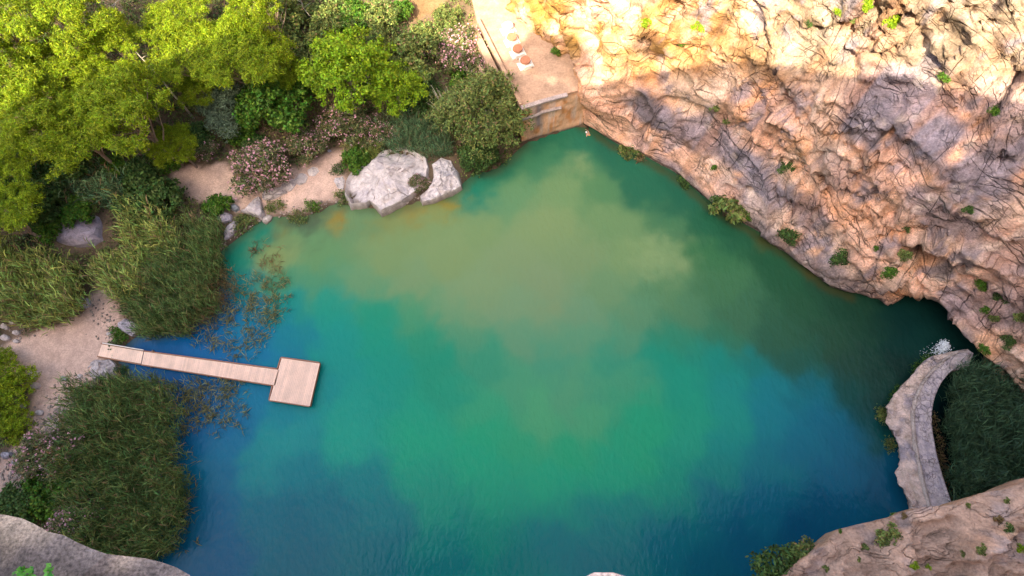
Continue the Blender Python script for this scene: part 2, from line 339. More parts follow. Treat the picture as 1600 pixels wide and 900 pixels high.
# ------------------------------------------------------------------ water
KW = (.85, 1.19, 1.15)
WC = [(780, 250, 40, 115, 88), (850, 250, 75, 128, 92), (900, 250, 80, 128, 90), (980, 250, 45, 105, 80), (860, 222, 42, 110, 84), (905, 222, 45, 112, 88), (950, 222, 38, 98, 78), (740, 300, 30, 125, 98), (800, 300, 115, 145, 100), (880, 300, 130, 148, 100), (940, 300, 95, 132, 90), (1000, 300, 45, 105, 80), (1060, 300, 40, 98, 75), (400, 350, 10, 115, 100), (450, 350, 110, 140, 95), (550, 350, 120, 140, 95), (650, 350, 140, 148, 95), (750, 350, 140, 150, 98), (850, 350, 145, 152, 102), (950, 350, 125, 145, 98), (1030, 350, 80, 122, 85), (1100, 350, 45, 100, 72), (1150, 350, 42, 92, 65), (375, 400, 10, 115, 100), (430, 400, 145, 145, 95), (500, 400, 115, 145, 95), (600, 400, 140, 150, 98), (700, 400, 145, 152, 100), (800, 400, 145, 152, 105), (900, 400, 140, 150, 103), (980, 400, 135, 150, 100), (1050, 400, 125, 145, 98), (1100, 400, 65, 115, 75), (1200, 400, 45, 90, 62), (370, 450, 0, 110, 115), (430, 450, 80, 135, 100), (500, 450, 90, 145, 105), (570, 450, 120, 150, 105), (650, 450, 140, 152, 105), (750, 450, 145, 155, 108), (850, 450, 145, 152, 108), (950, 450, 125, 148, 103), (1050, 450, 100, 135, 92), (1130, 450, 75, 118, 80), (1220, 450, 45, 90, 62), (1300, 450, 42, 75, 55), (340, 490, 0, 90, 145), (400, 490, 0, 110, 140), (450, 490, 5, 140, 125), (520, 490, 5, 150, 125), (590, 490, 20, 150, 115), (650, 490, 80, 152, 108), (720, 490, 130, 155, 110), (800, 490, 138, 155, 112), (900, 490, 125, 152, 112), (1000, 490, 105, 145, 105), (1080, 490, 90, 130, 92), (1160, 490, 70, 112, 80), (1250, 490, 48, 88, 62), (1350, 490, 38, 70, 52), (1420, 490, 20, 55, 50), (300, 530, 0, 85, 145), (400, 530, 0, 105, 150), (450, 530, 0, 125, 140), (520, 530, 0, 148, 132), (600, 530, 0, 152, 122), (660, 530, 40, 150, 112), (730, 530, 90, 152, 112), (820, 530, 115, 155, 115), (900, 530, 110, 155, 115), (980, 530, 95, 150, 112), (1060, 530, 50, 138, 105), (1130, 530, 60, 118, 85), (1220, 530, 52, 95, 70), (1300, 530, 45, 80, 60), (1400, 530, 22, 58, 52), (250, 570, 0, 75, 130), (350, 570, 0, 90, 145), (430, 570, 0, 118, 145), (540, 570, 0, 148, 132), (620, 570, 0, 152, 125), (680, 570, 20, 150, 115), (760, 570, 60, 152, 115), (860, 570, 80, 155, 118), (960, 570, 60, 152, 118), (1040, 570, 5, 148, 118), (1120, 570, 0, 140, 120), (1180, 570, 10, 125, 115), (1250, 570, 40, 90, 72), (1330, 570, 42, 72, 58), (1420, 570, 25, 50, 45), (300, 610, 0, 80, 135), (400, 610, 0, 105, 142), (500, 610, 0, 138, 135), (600, 610, 0, 148, 128), (700, 610, 25, 150, 118), (800, 610, 85, 155, 115), (900, 610, 95, 155, 115), (980, 610, 80, 152, 115), (1050, 610, 5, 148, 122), (1130, 610, 5, 138, 130), (1200, 610, 0, 125, 135), (1270, 610, 0, 108, 120), (1330, 610, 20, 75, 70), (1390, 610, 32, 58, 50), (290, 650, 0, 80, 135), (350, 650, 0, 95, 140), (450, 650, 0, 122, 138), (550, 650, 10, 145, 130), (650, 650, 10, 150, 122), (750, 650, 60, 152, 115), (850, 650, 90, 155, 113), (920, 650, 85, 153, 113), (1000, 650, 15, 150, 115), (1080, 650, 10, 145, 120), (1150, 650, 10, 138, 128), (1220, 650, 0, 118, 135), (1290, 650, 0, 102, 130), (1350, 650, 8, 70, 75), (1390, 650, 20, 55, 55), (290, 690, 0, 85, 132), (350, 690, 0, 100, 138), (450, 690, 20, 130, 135), (550, 690, 10, 145, 130), (650, 690, 5, 150, 120), (750, 690, 10, 150, 115), (820, 690, 40, 148, 112), (900, 690, 15, 148, 112), (1000, 690, 20, 148, 115), (1080, 690, 20, 142, 122), (1150, 690, 0, 128, 128), (1250, 690, 0, 102, 130), (1330, 690, 0, 92, 125), (1380, 690, 10, 65, 65), (320, 740, 0, 95, 132), (420, 740, 15, 122, 132), (480, 740, 0, 112, 128), (560, 740, 0, 115, 125), (640, 740, 5, 142, 120), (740, 740, 5, 148, 118), (850, 740, 10, 148, 118), (950, 740, 10, 146, 118), (1050, 740, 0, 135, 118), (1130, 740, 5, 122, 122), (1200, 740, 0, 108, 128), (1300, 740, 0, 92, 128), (1380, 740, 0, 75, 110), (320, 790, 0, 88, 128), (420, 790, 0, 98, 122), (520, 790, 0, 100, 120), (600, 790, 0, 110, 122), (680, 790, 5, 135, 118), (780, 790, 10, 142, 118), (860, 790, 5, 132, 118), (950, 790, 0, 120, 120), (1050, 790, 0, 118, 120), (1120, 790, 0, 100, 125), (1200, 790, 0, 95, 128), (1300, 790, 0, 80, 118), (320, 840, 0, 85, 125), (450, 840, 0, 95, 118), (600, 840, 0, 102, 118), (700, 840, 0, 118, 118), (780, 840, 5, 125, 115), (860, 840, 0, 108, 120), (950, 840, 0, 110, 120), (1050, 840, 0, 98, 122), (1150, 840, 0, 85, 120), (1250, 840, 0, 75, 115), (320, 885, 0, 80, 120), (450, 885, 0, 92, 115), (600, 885, 0, 98, 115), (700, 885, 0, 105, 115), (800, 885, 0, 110, 115), (950, 885, 0, 102, 118), (1100, 885, 0, 88, 118), (1200, 885, 0, 78, 112), (1480, 700, 5, 20, 25), (1560, 700, 5, 18, 22)]  # dark right-hand points paint the wavy cliff reflection into the water colour
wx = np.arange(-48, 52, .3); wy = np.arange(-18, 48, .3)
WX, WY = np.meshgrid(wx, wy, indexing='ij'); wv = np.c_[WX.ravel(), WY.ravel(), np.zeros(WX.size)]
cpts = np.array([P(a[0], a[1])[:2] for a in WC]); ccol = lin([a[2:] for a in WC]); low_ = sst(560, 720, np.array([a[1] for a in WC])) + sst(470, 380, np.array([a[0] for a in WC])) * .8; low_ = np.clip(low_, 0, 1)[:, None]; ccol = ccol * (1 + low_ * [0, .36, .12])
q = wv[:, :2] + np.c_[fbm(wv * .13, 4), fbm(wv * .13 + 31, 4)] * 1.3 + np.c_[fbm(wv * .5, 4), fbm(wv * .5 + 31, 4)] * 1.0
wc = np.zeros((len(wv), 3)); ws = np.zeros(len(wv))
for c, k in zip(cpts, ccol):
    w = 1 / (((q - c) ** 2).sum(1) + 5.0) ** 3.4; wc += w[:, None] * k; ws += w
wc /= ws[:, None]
# sediment fringes: drowned ochre rock by the boulders, pale plumes of silt, dark cliff reflection painted by the cave
for (x, y, r, c, a) in [(528, 345, 1.0, (175, 128, 50), .9), (645, 330, 1.5, (165, 125, 55), .7), (700, 318, 1.5, (175, 130, 40), .8), (600, 350, 1.6, (150, 128, 65), .5), (480, 340, 2.2, (85, 75, 60), .7),
                        (440, 362, 1.0, (140, 120, 70), .6), (905, 245, .7, (150, 155, 110), .6), (910, 262, 1.1, (150, 155, 105), .6), (885, 262, .9, (140, 150, 105), .5), (1030, 400, 2.2, (165, 168, 115), .55), (1060, 420, 1.2, (150, 155, 105), .4), (425, 400, 1.8, (160, 150, 90), .6),
                        (1270, 425, .8, (110, 85, 40), .5), (1190, 378, .7, (110, 85, 40), .5), (1400, 500, 2, (15, 45, 42), .5)]:
    c0 = P(x, y)[:2]; e = np.exp(-((wv[:, :2] - c0 + np.c_[fbm(wv * .7, 3), fbm(wv * .7 + 9, 3)] * r * .9) ** 2).sum(1) / r ** 2) * a
    wc = wc * (1 - e[:, None]) + lin(c) * e[:, None]
db_ = seg_dist(wv[:, :2], bank, False) + .25 * fbm(wv * .9, 3); k_ = (sst(1.3, .1, db_) * .55)[:, None]; wc = wc * (1 - k_) + lin((95, 92, 62)) * k_
dc_ = seg_dist(wv[:, :2], clf[2 + len(TER_PX):2 + len(TER_PX) + 14], False) + .2 * fbm(wv * .9 + 5, 3); k_ = (sst(.75, .1, dc_) * .6)[:, None]; wc = wc * (1 - k_) + lin((88, 70, 38)) * k_
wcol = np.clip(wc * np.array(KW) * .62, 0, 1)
wm = bpy.data.materials.new('lake_water'); wm.use_nodes = True; t = wm.node_tree; N = t.nodes; L = t.links; b = N['Principled BSDF']
a = N.new('ShaderNodeAttribute'); a.attribute_name = 'tone'; L.new(a.outputs[0], b.inputs['Base Color'])
b.inputs['Roughness'].default_value = .06; b.inputs['IOR'].default_value = 1.33; b.inputs['Specular IOR Level'].default_value = .2
tc = N.new('ShaderNodeTexCoord'); mp = N.new('ShaderNodeMapping'); mp.inputs['Scale'].default_value = (1, .55, 1); mp.inputs['Rotation'].default_value = (0, 0, .5); L.new(tc.outputs['Object'], mp.inputs[0])
x = N.new('ShaderNodeTexNoise'); x.inputs['Scale'].default_value = 2.2; x.inputs['Detail'].default_value = 4; L.new(mp.outputs[0], x.inputs['Vector'])
bp = N.new('ShaderNodeBump'); bp.inputs['Distance'].default_value = .07; L.new(x.outputs[0], bp.inputs['Height']); L.new(bp.outputs[0], b.inputs['Normal'])
tag(newmesh('water', wv, gridfaces(len(wx), len(wy)), wm, col=wcol, smooth=True, uniform=4), 'turquoise lake water with olive silt plumes and a painted cliff reflection', 'water', kind='structure')

# ------------------------------------------------------------------ cliffs
def resample(c, step):
    s = np.r_[0, np.cumsum(np.linalg.norm(np.diff(c, axis=0), axis=1))]; u = np.arange(0, s[-1], step)
    return u, np.c_[np.interp(u, s, c[:, 0]), np.interp(u, s, c[:, 1])]
def smooth(c, k):
    w = np.hanning(2 * k + 1); w /= w.sum(); pc = np.vstack([np.repeat(c[:1], k, 0), c, np.repeat(c[-1:], k, 0)])
    return np.c_[np.convolve(pc[:, 0], w, 'valid'), np.convolve(pc[:, 1], w, 'valid')]
ORANGE = np.array([.68, .32, .15]); PINK = np.array([.64, .37, .255]); BEIGE = np.array([.64, .46, .35]); GREY = np.array([.20, .175, .205]); GOLD = np.array([.30, .165, .035]); DARK = np.array([.10, .075, .065]); RUST = np.array([.36, .17, .08])
u, cb = resample(clf, .24); nsm = smooth(cb, 14); cb = smooth(cb, 2)
tn = np.gradient(nsm, axis=0); tn /= np.linalg.norm(tn, axis=1)[:, None]; nn = np.c_[-tn[:, 1], tn[:, 0]]
if (nn[len(nn) // 2] @ (cb[len(cb) // 2] - np.array([0, 20.]))) < 0: nn = -nn
nn = smooth(nn, 25); nn /= np.linalg.norm(nn, axis=1)[:, None]
# rows run up the face; zs is height
zs = np.r_[np.arange(-2, 0, .5), np.arange(0, 46, .23), np.arange(46, 62, .7)]
U, Z = np.meshgrid(u, zs, indexing='ij'); CX = cb[:, 0][:, None] + 0 * Z; CY = cb[:, 1][:, None] + 0 * Z
base_px = proj(np.c_[cb, np.zeros(len(cb))])[0]
ucave0 = u[np.argmin(np.linalg.norm(cb - P(1385, 482, 1)[:2], axis=1))]; ucave1 = u[np.argmin(np.linalg.norm(cb - P(1530, 570, 2)[:2], axis=1))]; uend = u[-1]
uc = u[np.argmin(np.linalg.norm(cb - P(905, 197, 0)[:2], axis=1))]
lean = .34 + .10 * np.sin(U * .045 + 1) + .10 * sst(uc - 3, uc + 6, U) * sst(uc + 40, uc + 15, U)
S = Z * lean
S += -1.2 * sst(.0, 1, np.exp(-((Z - 9 - .12 * (U - uc)) / 3.5) ** 2)) * sst(uc + 5, uc + 20, U) * .7
cave = sst(ucave0, ucave0 + 3, U) * sst(ucave1 + 1, ucave1 - 3, U); pool = sst(ucave1 - 3, ucave1 + 2, U)
S *= 1 - .92 * np.exp(-((U - uc) / 3.2) ** 4) * sst(9, 5, Z)
S += cave * 8.5 * sst(2.6, 1.7, Z) + pool * 1.6 * sst(3.2, 1.5, Z) + .5 * sst(.7, .1, Z) * (Z > -3)
p3 = np.stack([CX + nn[:, 0][:, None] * S, CY + nn[:, 1][:, None] * S, Z], -1)
sh = p3.shape[:2]
amp = sst(-.3, 3.5, Z) * .85 + .15
calm = 1 - .75 * sst(uc - 1, uc + 1, U) * sst(uc + 22, uc + 10, U) * sst(13, 6, Z)      # smooth band by the wall corner
big = fbm(p3 * .05 + 4, 2) * 3.2
med = (ridged(p3 * .22 + fbm(p3 * .3, 2)[..., None] * .4, 4) - .5) * 2.0
sml = (ridged(p3 * .8, 3) - .5) * .55
wl = Z * .80 - (U - uc) * -.42 + 2.2 * fbm(p3 * .1 + 8, 3)                           # strata rise along the face
saw = lambda w: (w - np.floor(w))
strata = -(saw(wl / 2.6) ** 2.2) * .9 * sst(-.2, .3, fbm(p3 * .09 + 40, 2)) - (saw(wl / .9 + .3) ** 2) * .28
wl2 = Z * .35 + (U - uc) * .75 + 2.5 * fbm(p3 * .12 + 18, 3); cracks2 = sst(.86, .97, saw(wl2 / 5.5)) * sst(0, .35, fbm(p3 * .1 + 70, 2)) * 1.0
wp = fbm(p3 * .25 + 3, 3) * .9
right = sst(uc + 24, uc + 44, U) * sst(7, 14, Z)
QA = np.stack([(U * .93 - Z * .30) * .16 + wp * .25, (Z * .95 + U * .12) * .42 + wp * .5, U * 0], -1); fa, ea = facets(QA, 1., 1)
QB = np.stack([(U + Z * .25) * .34 + wp * .4, Z * .13 + wp * .3, U * 0 + 3], -1); fb_, eb = facets(QB, 1., 2)
QC = np.stack([U * .75 + wp * .8, Z * .95 + U * .3 + wp, U * 0], -1); fc_, ec = facets(QC, 1., 3)
QD = np.stack([U * 1.9 - Z * .5 + wp * 2, Z * 2.1 + U * .6 + wp * 2, U * 0], -1); fd_, ed = facets(QD, 1., 4)
blk = fa * (1 - right) + fb_ * right; be = ea * (1 - right) + eb * right
rough = .35 + .65 * sst(-.25, .3, fbm(p3 * .11 + 55, 3))
lit_ = sst(10, 20, Z)
D = (big * .5 + blk * 1.25 * (.35 + .65 * calm) + fc_ * (.75 + .5 * lit_) * calm * rough + fd_ * (.26 + .3 * lit_) * (.3 + .7 * calm) * (.4 + .6 * rough) + med * .10 * calm + strata * (.5 + .5 * calm) * (1 - .7 * right) + cracks2 * .6) * amp
crk = np.clip(sst(.09, .0, be) * .8 * sst(-.1, .3, fbm(p3 * .2 + 33, 3)) + sst(.10, 0, ec) * .5 * calm * rough, 0, 1); crk *= .6; D = D + crk * .35 * amp
D = D * 1.0
p3 = p3 + np.stack([nn[:, 0][:, None] * D, nn[:, 1][:, None] * D, -.30 * D * sst(0, 4, Z)], -1)
V = p3.reshape(-1, 3); Zf = Z.ravel(); Uf = U.ravel(); cx, cy = proj(V)
f1 = fbm(V * .10, 5); f2 = fbm(V * .28 + 20, 5); f3 = fbm(V * np.array([.5, .5, .16]) + 60, 4)
mix = lambda a, b, k: a * (1 - k[:, None]) + b * k[:, None]
c = mix(np.tile(PINK, (len(V), 1)), BEIGE, sst(-.3, .4, f1)); c = mix(c, ORANGE, sst(.08, .55, f2) * .7)
gold = sst(165, 60, cy) * sst(1330, 1150, cx); c = mix(c, GOLD, gold * sst(-.5, .15, f2) * .92); c = mix(c, ORANGE * .55, gold * sst(.1, .4, f1) * .6)  # sunlit zone, gold then beige: tone of the light partly painted into the rock
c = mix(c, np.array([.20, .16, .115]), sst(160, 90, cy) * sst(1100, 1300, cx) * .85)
g = np.zeros(len(V))
for (x, y, rx, ry, rot, a) in [(1020, 175, 42, 22, .6, 1), (1110, 210, 50, 30, .6, .9), (1180, 270, 70, 24, .75, 1.), (1255, 320, 60, 22, .6, .8), (1160, 300, 50, 25, .5, .5), (1360, 175, 40, 70, .5, 1), (1440, 160, 60, 50, .3, .9), (1460, 215, 70, 50, -.4, 1), (1570, 170, 50, 60, 0, .7), (1540, 270, 80, 55, -.5, 1.),
                              (1420, 120, 60, 18, .2, .9), (1470, 330, 60, 25, .6, .8), (1130, 330, 40, 16, .7, .9), (1190, 365, 50, 16, .6, .7), (1060, 272, 40, 10, .7, .8), (1270, 420, 80, 22, .6, .7), (1330, 450, 60, 20, .4, .55), (1490, 480, 35, 22, 0, .8), (1560, 480, 60, 40, 0, .6), (1500, 545, 18, 25, .6, .8), (1580, 400, 60, 40, .3, .5), (1300, 260, 40, 30, .7, .4), (1230, 150, 30, 25, 0, .5)]:
    dx, dy = cx - x, cy - y; ca, sa = math.cos(rot), math.sin(rot); X = (dx * ca + dy * sa) / rx; Y = (-dx * sa + dy * ca) / ry
    g = np.maximum(g, a * sst(1.4, .6, np.sqrt(X * X + Y * Y) + f2 * .7 + f3 * .3))
g = np.maximum(g, .8 * sst(.22, .42, f3) * sst(900, 1100, cx))
streak = fbm(np.c_[Uf * .55, Zf * .09, Uf * 0], 4)
c = mix(c, GREY * (1 + .35 * f3[:, None]), np.clip(g * .95, 0, 1)); c = mix(c, RUST, sst(.25, .55, streak) * .45)
c = mix(c, np.array([.62, .50, .40]), sst(.3, .6, fbm(V * .6 + 90, 3)) * .4)
c = mix(c, DARK * 1.5, sst(.18, .5, f3 + .6 * fbm(V * .9 + 11, 3)) * .35 * sst(uc + 14, uc + 34, Uf))
c = mix(c, DARK, np.clip(sst(.85 + .3 * f2, .15, Zf) * .9 + cracks2.ravel() * .5, 0, 1)); c = mix(c, DARK * .7, (cave * sst(2.2, .8, Z)).ravel() * .8)  # dark waterline and cracks; shade of the cave recess painted into the colour
bnd = fbm(np.c_[Uf * .05 + f1 * .5, (Zf + .16 * Uf) * .55, Uf * 0], 4); bnd2 = fbm(np.c_[Uf * .8, Zf * .10, Uf * 0 + 5], 3)
c *= (1 + .38 * bnd + .22 * bnd2 * sst(uc + 20, uc + 40, Uf))[:, None]
c = mix(c, DARK * 1.3, crk.ravel() * .55)
c *= (1 + .25 * fbm(V * 1.7, 2) + .30 * np.clip((blk * .6 + fc_ * .5).ravel(), -.6, .6))[:, None]
SC_CLIFF = newmesh('cliff', V, gridfaces(*sh), M['cliff'], col=c, uniform=4)
setflow(SC_CLIFF, np.c_[Uf + .2 * Zf + fbm(V * .15, 2) * .8, Zf + .16 * Uf + fbm(V * .15 + 9, 2) * .8])
tag(SC_CLIFF, 'steep orange and grey limestone cliff rising from the water', 'cliff', kind='structure')

# ------------------------------------------------------------------ ridge of the gorge behind the viewpoint (casts the shade)
from mathutils.bvhtree import BVHTree
bvh = BVHTree.FromPolygons([Vector(v) for v in V.tolist()], gridfaces(*sh).tolist())
def hit(x, y):
    d = ROT @ np.array([x - 800., 450. - y, -F]); r = bvh.ray_cast(Vector((0, 0, H)), Vector(d).normalized())
    return np.array(r[0]) if r[0] else None
YR = -21.
edge = []
for x, y in [(945, 133), (1000, 112), (1060, 106), (1110, 98), (1150, 92), (1200, 96), (1250, 104), (1290, 116), (1340, 116), (1390, 112), (1440, 122), (1480, 138), (1530, 148), (1600, 158), (1680, 165)]:
    p = hit(x, y)
    if p is not None: edge.append(p)
for x, y, h in [(-60, 215, 9), (0, 185, 9), (80, 130, 9), (130, 95, 10), (190, 105, 10), (260, 75, 10), (300, 60, 10), (345, 40, 10), (400, 20, 10), (470, 10, 6), (540, 20, 5), (600, 45, 5), (660, 50, 5), (715, 75, 4)]:
    edge.append(at(x, y, h))
edge += [P(800, 100, TZ), P(850, 128, TZ), P(900, 128, TZ)]
sil = sorted([((p - SUN * ((p[1] - YR) / SUN[1]))[0], (p - SUN * ((p[1] - YR) / SUN[1]))[2]) for p in edge])

sx_ = np.array([a for a, b in sil]); sz_ = np.array([b for a, b in sil])
mx = np.arange(-110, 95, .9); rz = np.interp(mx, sx_, sz_); rz = np.convolve(np.pad(rz, 2, 'edge'), [.1, .25, .3, .25, .1], 'valid') + fbm(np.c_[mx * .5, mx * 0, mx * 0], 3) * .5
rows = []
for k, tt in enumerate(np.linspace(0, 1, 60)):
    zz = -3 + (rz + 3) * tt; yy = -13.5 - (7.5) * tt ** 1.0
    p = np.c_[mx, np.full(len(mx), 0) + yy, zz]; dd = fbm(p * .12, 4) * 2 * (1 - tt ** 6) ; p[:, 1] -= np.abs(dd) * 1.0; rows.append(p)
for k in range(1, 14): rows.append(np.c_[mx, np.full(len(mx), YR - k * 4.), np.maximum(rz - k * 1.6 - k * k * .25, 34)])
A = np.stack(rows, 1); fr = fbm(A.reshape(-1, 3) * .1, 4)
c = mix(np.tile(PINK, (len(fr), 1)), GREY, sst(-.2, .5, fr))
hl = newmesh('hills', A.reshape(-1, 3), gridfaces(*A.shape[:2]), M['cliff'], col=c, uniform=4); setflow(hl, A.reshape(-1, 3)[:, [0, 2]]); tag(hl, 'rocky canyon side behind the viewpoint', 'hill', kind='structure')

# ------------------------------------------------------------------ rocks traced as solid domes
ROCKPX = []
def rock(name, pts, h, z0, label, cat, tone=None, parent=None, group=None, matn='rock', rings=14, rough=.35, depth=1.2, seed=0, flat=.5, ang=1., kind=None, step=.12, zr=None, facet=.3, warm=0, spread=None, off=None):
    """closed solid: outline (photo pixels at height z0, or with a height each) > domed top with facets > skirt under ground"""
    if z0 < 5: ROCKPX.append([p[:2] for p in pts])
    o = np.array([np.array(p[1:], float) if p[0] == 'w' else P(p[0], p[1], p[2] if len(p) > 2 else z0) for p in pts])
    s = np.r_[0, np.cumsum(np.linalg.norm(np.diff(np.vstack([o, o[:1]]), axis=0), axis=1))]; n = max(16, int(s[-1] / step)); n = min(n, 400)
    uu = np.linspace(0, s[-1], n, endpoint=False); oc = np.vstack([o, o[:1]]); ring = np.stack([np.interp(uu, s, oc[:, k]) for k in range(3)], 1)
    c = ring.mean(0)
    rws = []
    dp = [(.93, -depth), (1.01, -depth * .5)] if matn == 'rock' else [(.55, -depth), (.94, -.35), (.99, -.15)]
    for k, dz in dp: rws.append(np.c_[(ring[:, :2] - c[:2]) * k + c[:2], ring[:, 2] + dz])
    for k in range(rings + 1):
        t_ = k / rings; r = 1 - t_; zz = h * (1 - r ** (2 + 3 * flat)) ** (.5 if flat > .3 else .7)
        rws.append(np.c_[(ring[:, :2] - c[:2]) * max(r, .001) + c[:2], ring[:, 2] * r + c[2] * (1 - r) + zz])
    A = np.stack(rws, 1); V = A.reshape(-1, 3); sd = seed * 13.7
    dist = np.tile(np.r_[np.zeros(len(dp)), np.minimum(1, np.linspace(0, 1, rings + 1) * 5)], n)
    # facets: a few tilted cutting planes
    sc = max(np.ptp(ring[:, 0]), np.ptp(ring[:, 1]))
    rr = random.Random(seed + 5)
    for _ in range(int(9 * facet * 3)):
        th = rr.uniform(0, 6.28); el = rr.uniform(.85, 1.35); nrm = np.array([math.cos(th) * math.cos(el), math.sin(th) * math.cos(el), math.sin(el)])
        dd = (V - c) @ nrm; lim = np.quantile(dd, rr.uniform(.80, .93)); over = np.maximum(dd - lim, 0) * (dist > .5); V[:, 2] -= over * dist * .7
    fA, eA = facets(V * (4.5 / sc) + sd, 1., seed % 5); fB, eB = facets(V * (11 / sc) + sd, 1., 2)
    nz = (fA * .9 + fB * .4) * rough * sc * .12 + (ridged(V * (2.2 / sc) + sd, 4) - .5) * rough * sc * .05 + fbm(V * (7 / sc) + sd, 3) * rough * sc * .07
    V[:, 2] += nz * dist; V[:, :2] += np.c_[fbm(V * (4 / sc) + sd, 3), fbm(V * (4 / sc) + 9 + sd, 3)] * sc * (.03 if matn == 'rock' else .0015)
    f = fbm(V * (2.5 / sc) + sd + 5, 5); g = fbm(V * (6 / sc) + sd + 15, 4)
    tone = np.array(tone if tone is not None else [.46, .40, .39])
    if name == 'rock_ledge':
        pt = sst(-.15, .35, fbm(V * 1.6, 4))[:, None]; tone = tone * (1 - pt) + np.array([.30, .235, .18]) * pt
        tone = tone * (.55 + .9 * np.exp(-np.linalg.norm(V[:, :2] - np.repeat(ring[:, :2], A.shape[1], 0), axis=1) / .13))[:, None]
    cc = tone * (1 + .35 * f[:, None] + .2 * g[:, None]); k = sst(.05, .4, g + f * .4)[:, None] * .5; cc = cc * (1 - k) + np.array([.27, .24, .27]) * k
    if warm: k = sst(-.1, .4, f)[:, None] * warm; cc = cc * (1 - k) + np.array([.55, .36, .20]) * k
    if matn == 'rock':
        wt_ = sst(.42, .12, V[:, 2] + .15 * fbm(V * 1.5, 3))[:, None] * .75 * (ring[:, 2].min() < .12); cc = cc * (1 - wt_) + np.array([.13, .10, .06]) * wt_
    Fc = gridfaces(*A.shape[:2], close=True).tolist()
    cap0 = [i * A.shape[1] for i in range(n)][::-1]; cap1 = [(i + 1) * A.shape[1] - 1 for i in range(n)]
    ob = newmesh(name, V, Fc + [cap0, cap1], M[matn], parent, col=cc)
    setflow(ob, V * (1, 1, 1.5))
    if parent is None: tag(ob, label, cat, group, kind)
    return ob
def blob(cx, cy, rx, ry, n=12, seed=0, rot=0):
    rr = random.Random(seed); out = []
    for k in range(n):
        t_ = 2 * math.pi * k / n; r = rr.uniform(.82, 1.1); x = rx * r * math.cos(t_); y = ry * r * math.sin(t_)
        out.append((cx + x * math.cos(rot) - y * math.sin(rot), cy + x * math.sin(rot) + y * math.cos(rot)))
    return out
WT = [.62, .55, .52]
rock('boulder', [(541, 290), (552, 268), (580, 262), (597, 245), (612, 236), (632, 234), (652, 240), (668, 250), (674, 266), (668, 290), (654, 306), (634, 322), (598, 338), (580, 322), (574, 328), (548, 327), (540, 308)], 1.9, .0, 'largest whitish grey boulder with a pointed foot at the far shore', 'boulder', WT, seed=3, rough=.3, facet=.5)
rock('boulder', [(676, 262), (690, 250), (706, 254), (718, 272), (722, 296), (708, 306), (690, 314), (660, 322), (656, 314), (672, 300), (678, 284)], 1.5, .0, 'rounded pale boulder just right of the largest one beside the lakeside tree', 'boulder', WT, seed=8, rough=.4)
rock('boulder', [(524, 275), (536, 272), (541, 284), (538, 298), (528, 296), (522, 286)], .5, .2, 'small white boulder left of the largest boulder', 'boulder', WT, seed=11)
rock('boulder', [(90, 378), (98, 358), (118, 346), (150, 338), (170, 344), (173, 362), (168, 380), (150, 390), (118, 392), (94, 388)], 2.1, 1.0, 'broad purple grey flat boulder among the canes on the left bank', 'boulder', [.38, .32, .36], seed=14, flat=1, rough=.22)
rock('rock', [(148, 335), (160, 330), (168, 335), (165, 342), (150, 342)], .5, 1.6, 'small grey rock touching the top of the broad purple boulder', 'rock', [.3, .27, .3], seed=15)
rock('boulder', [(186, 506), (200, 499), (216, 505), (219, 518), (210, 528), (198, 522), (188, 514)], .7, .1, 'grey boulder with a white rim above the start of the pontoon', 'boulder', [.45, .41, .44], seed=17)
rock('boulder', [(139, 572), (150, 562), (174, 562), (186, 572), (184, 590), (168, 598), (148, 594), (138, 584)], .5, .1, 'mottled pale boulder below the shore end of the pontoon', 'boulder', [.5, .44, .42], seed=19, rough=.6)
rock('rock', blob(133, 475, 13, 10, seed=4), .6, .5, 'grey and white rock at the edge of the path above the canes end', 'rock', [.42, .39, .42], seed=21)
rock('rock', [(56, 508), (73, 505), (75, 520), (59, 524)], .5, .5, 'squared beige block beside the wide sandy path', 'rock', [.58, .47, .42], seed=22, flat=1, rough=.1)
rock('rock', blob(108, 505, 5, 3.5, seed=6), .2, .4, 'smallest white stone on the upper edge of the sandy path', 'rock', [.7, .64, .58], seed=23)
rock('rock', [(388, 330), (402, 312), (408, 308), (414, 336), (410, 344), (398, 338), (376, 332)], .9, .15, 'pale triangular slab at the water beside the upper path', 'rock', [.52, .46, .44], seed=25, flat=.8, rough=.2)
rock('rock', [(411, 342), (420, 336), (427, 338), (424, 346), (416, 351), (410, 348)], .35, .0, 'white rounded stone lying in the water below the triangular slab', 'rock', [.72, .64, .58], seed=26, rough=.15)
rock('rock', [(350, 368), (362, 350), (374, 338), (376, 348), (372, 360), (362, 374), (352, 379)], .6, .0, 'long whitish rock running into the reeds at the shore', 'rock', [.52, .46, .45], seed=27)
rock('rock', [(340, 336), (352, 331), (363, 336), (362, 346), (350, 349), (341, 344)], .5, .3, 'grey lilac rock between the green bush and the shore rocks', 'rock', [.42, .38, .42], seed=28)
rock('rock', blob(368, 326, 7, 6, seed=9), .5, .3, 'round dark grey stone above the whitish shore rocks', 'rock', [.25, .27, .27], seed=29, rough=.12)
for i, (x, y, rx, ry, w, l) in enumerate([(428, 302, 22, 9, -.25, 'low whitish rock slab below the pink oleander, longest of the path row'), (452, 290, 14, 9, -.4, 'whitish slab second in the row along the upper path'), (471, 280, 12, 10, -.3, 'squarish grey slab third in the row along the upper path'), (490, 268, 10, 9, -.4, 'small grey slab last in the row along the upper path'), (515, 238, 8, 6, 0, 'bluish stone at the top end of the upper path')]):
    rock('rock', blob(x, y, rx, ry, seed=40 + i, rot=w), .3, .45, l, 'rock', [.56, .49, .45] if i < 4 else [.3, .3, .34], seed=60 + i, flat=.9, rough=.15, group='rock slabs along the upper path' if i < 4 else None)
rock('rock', blob(333, 287, 8, 4, seed=71, rot=-.3), .3, .5, 'dark grey stone lying alone on the upper sand', 'rock', [.13, .15, .15], seed=72)
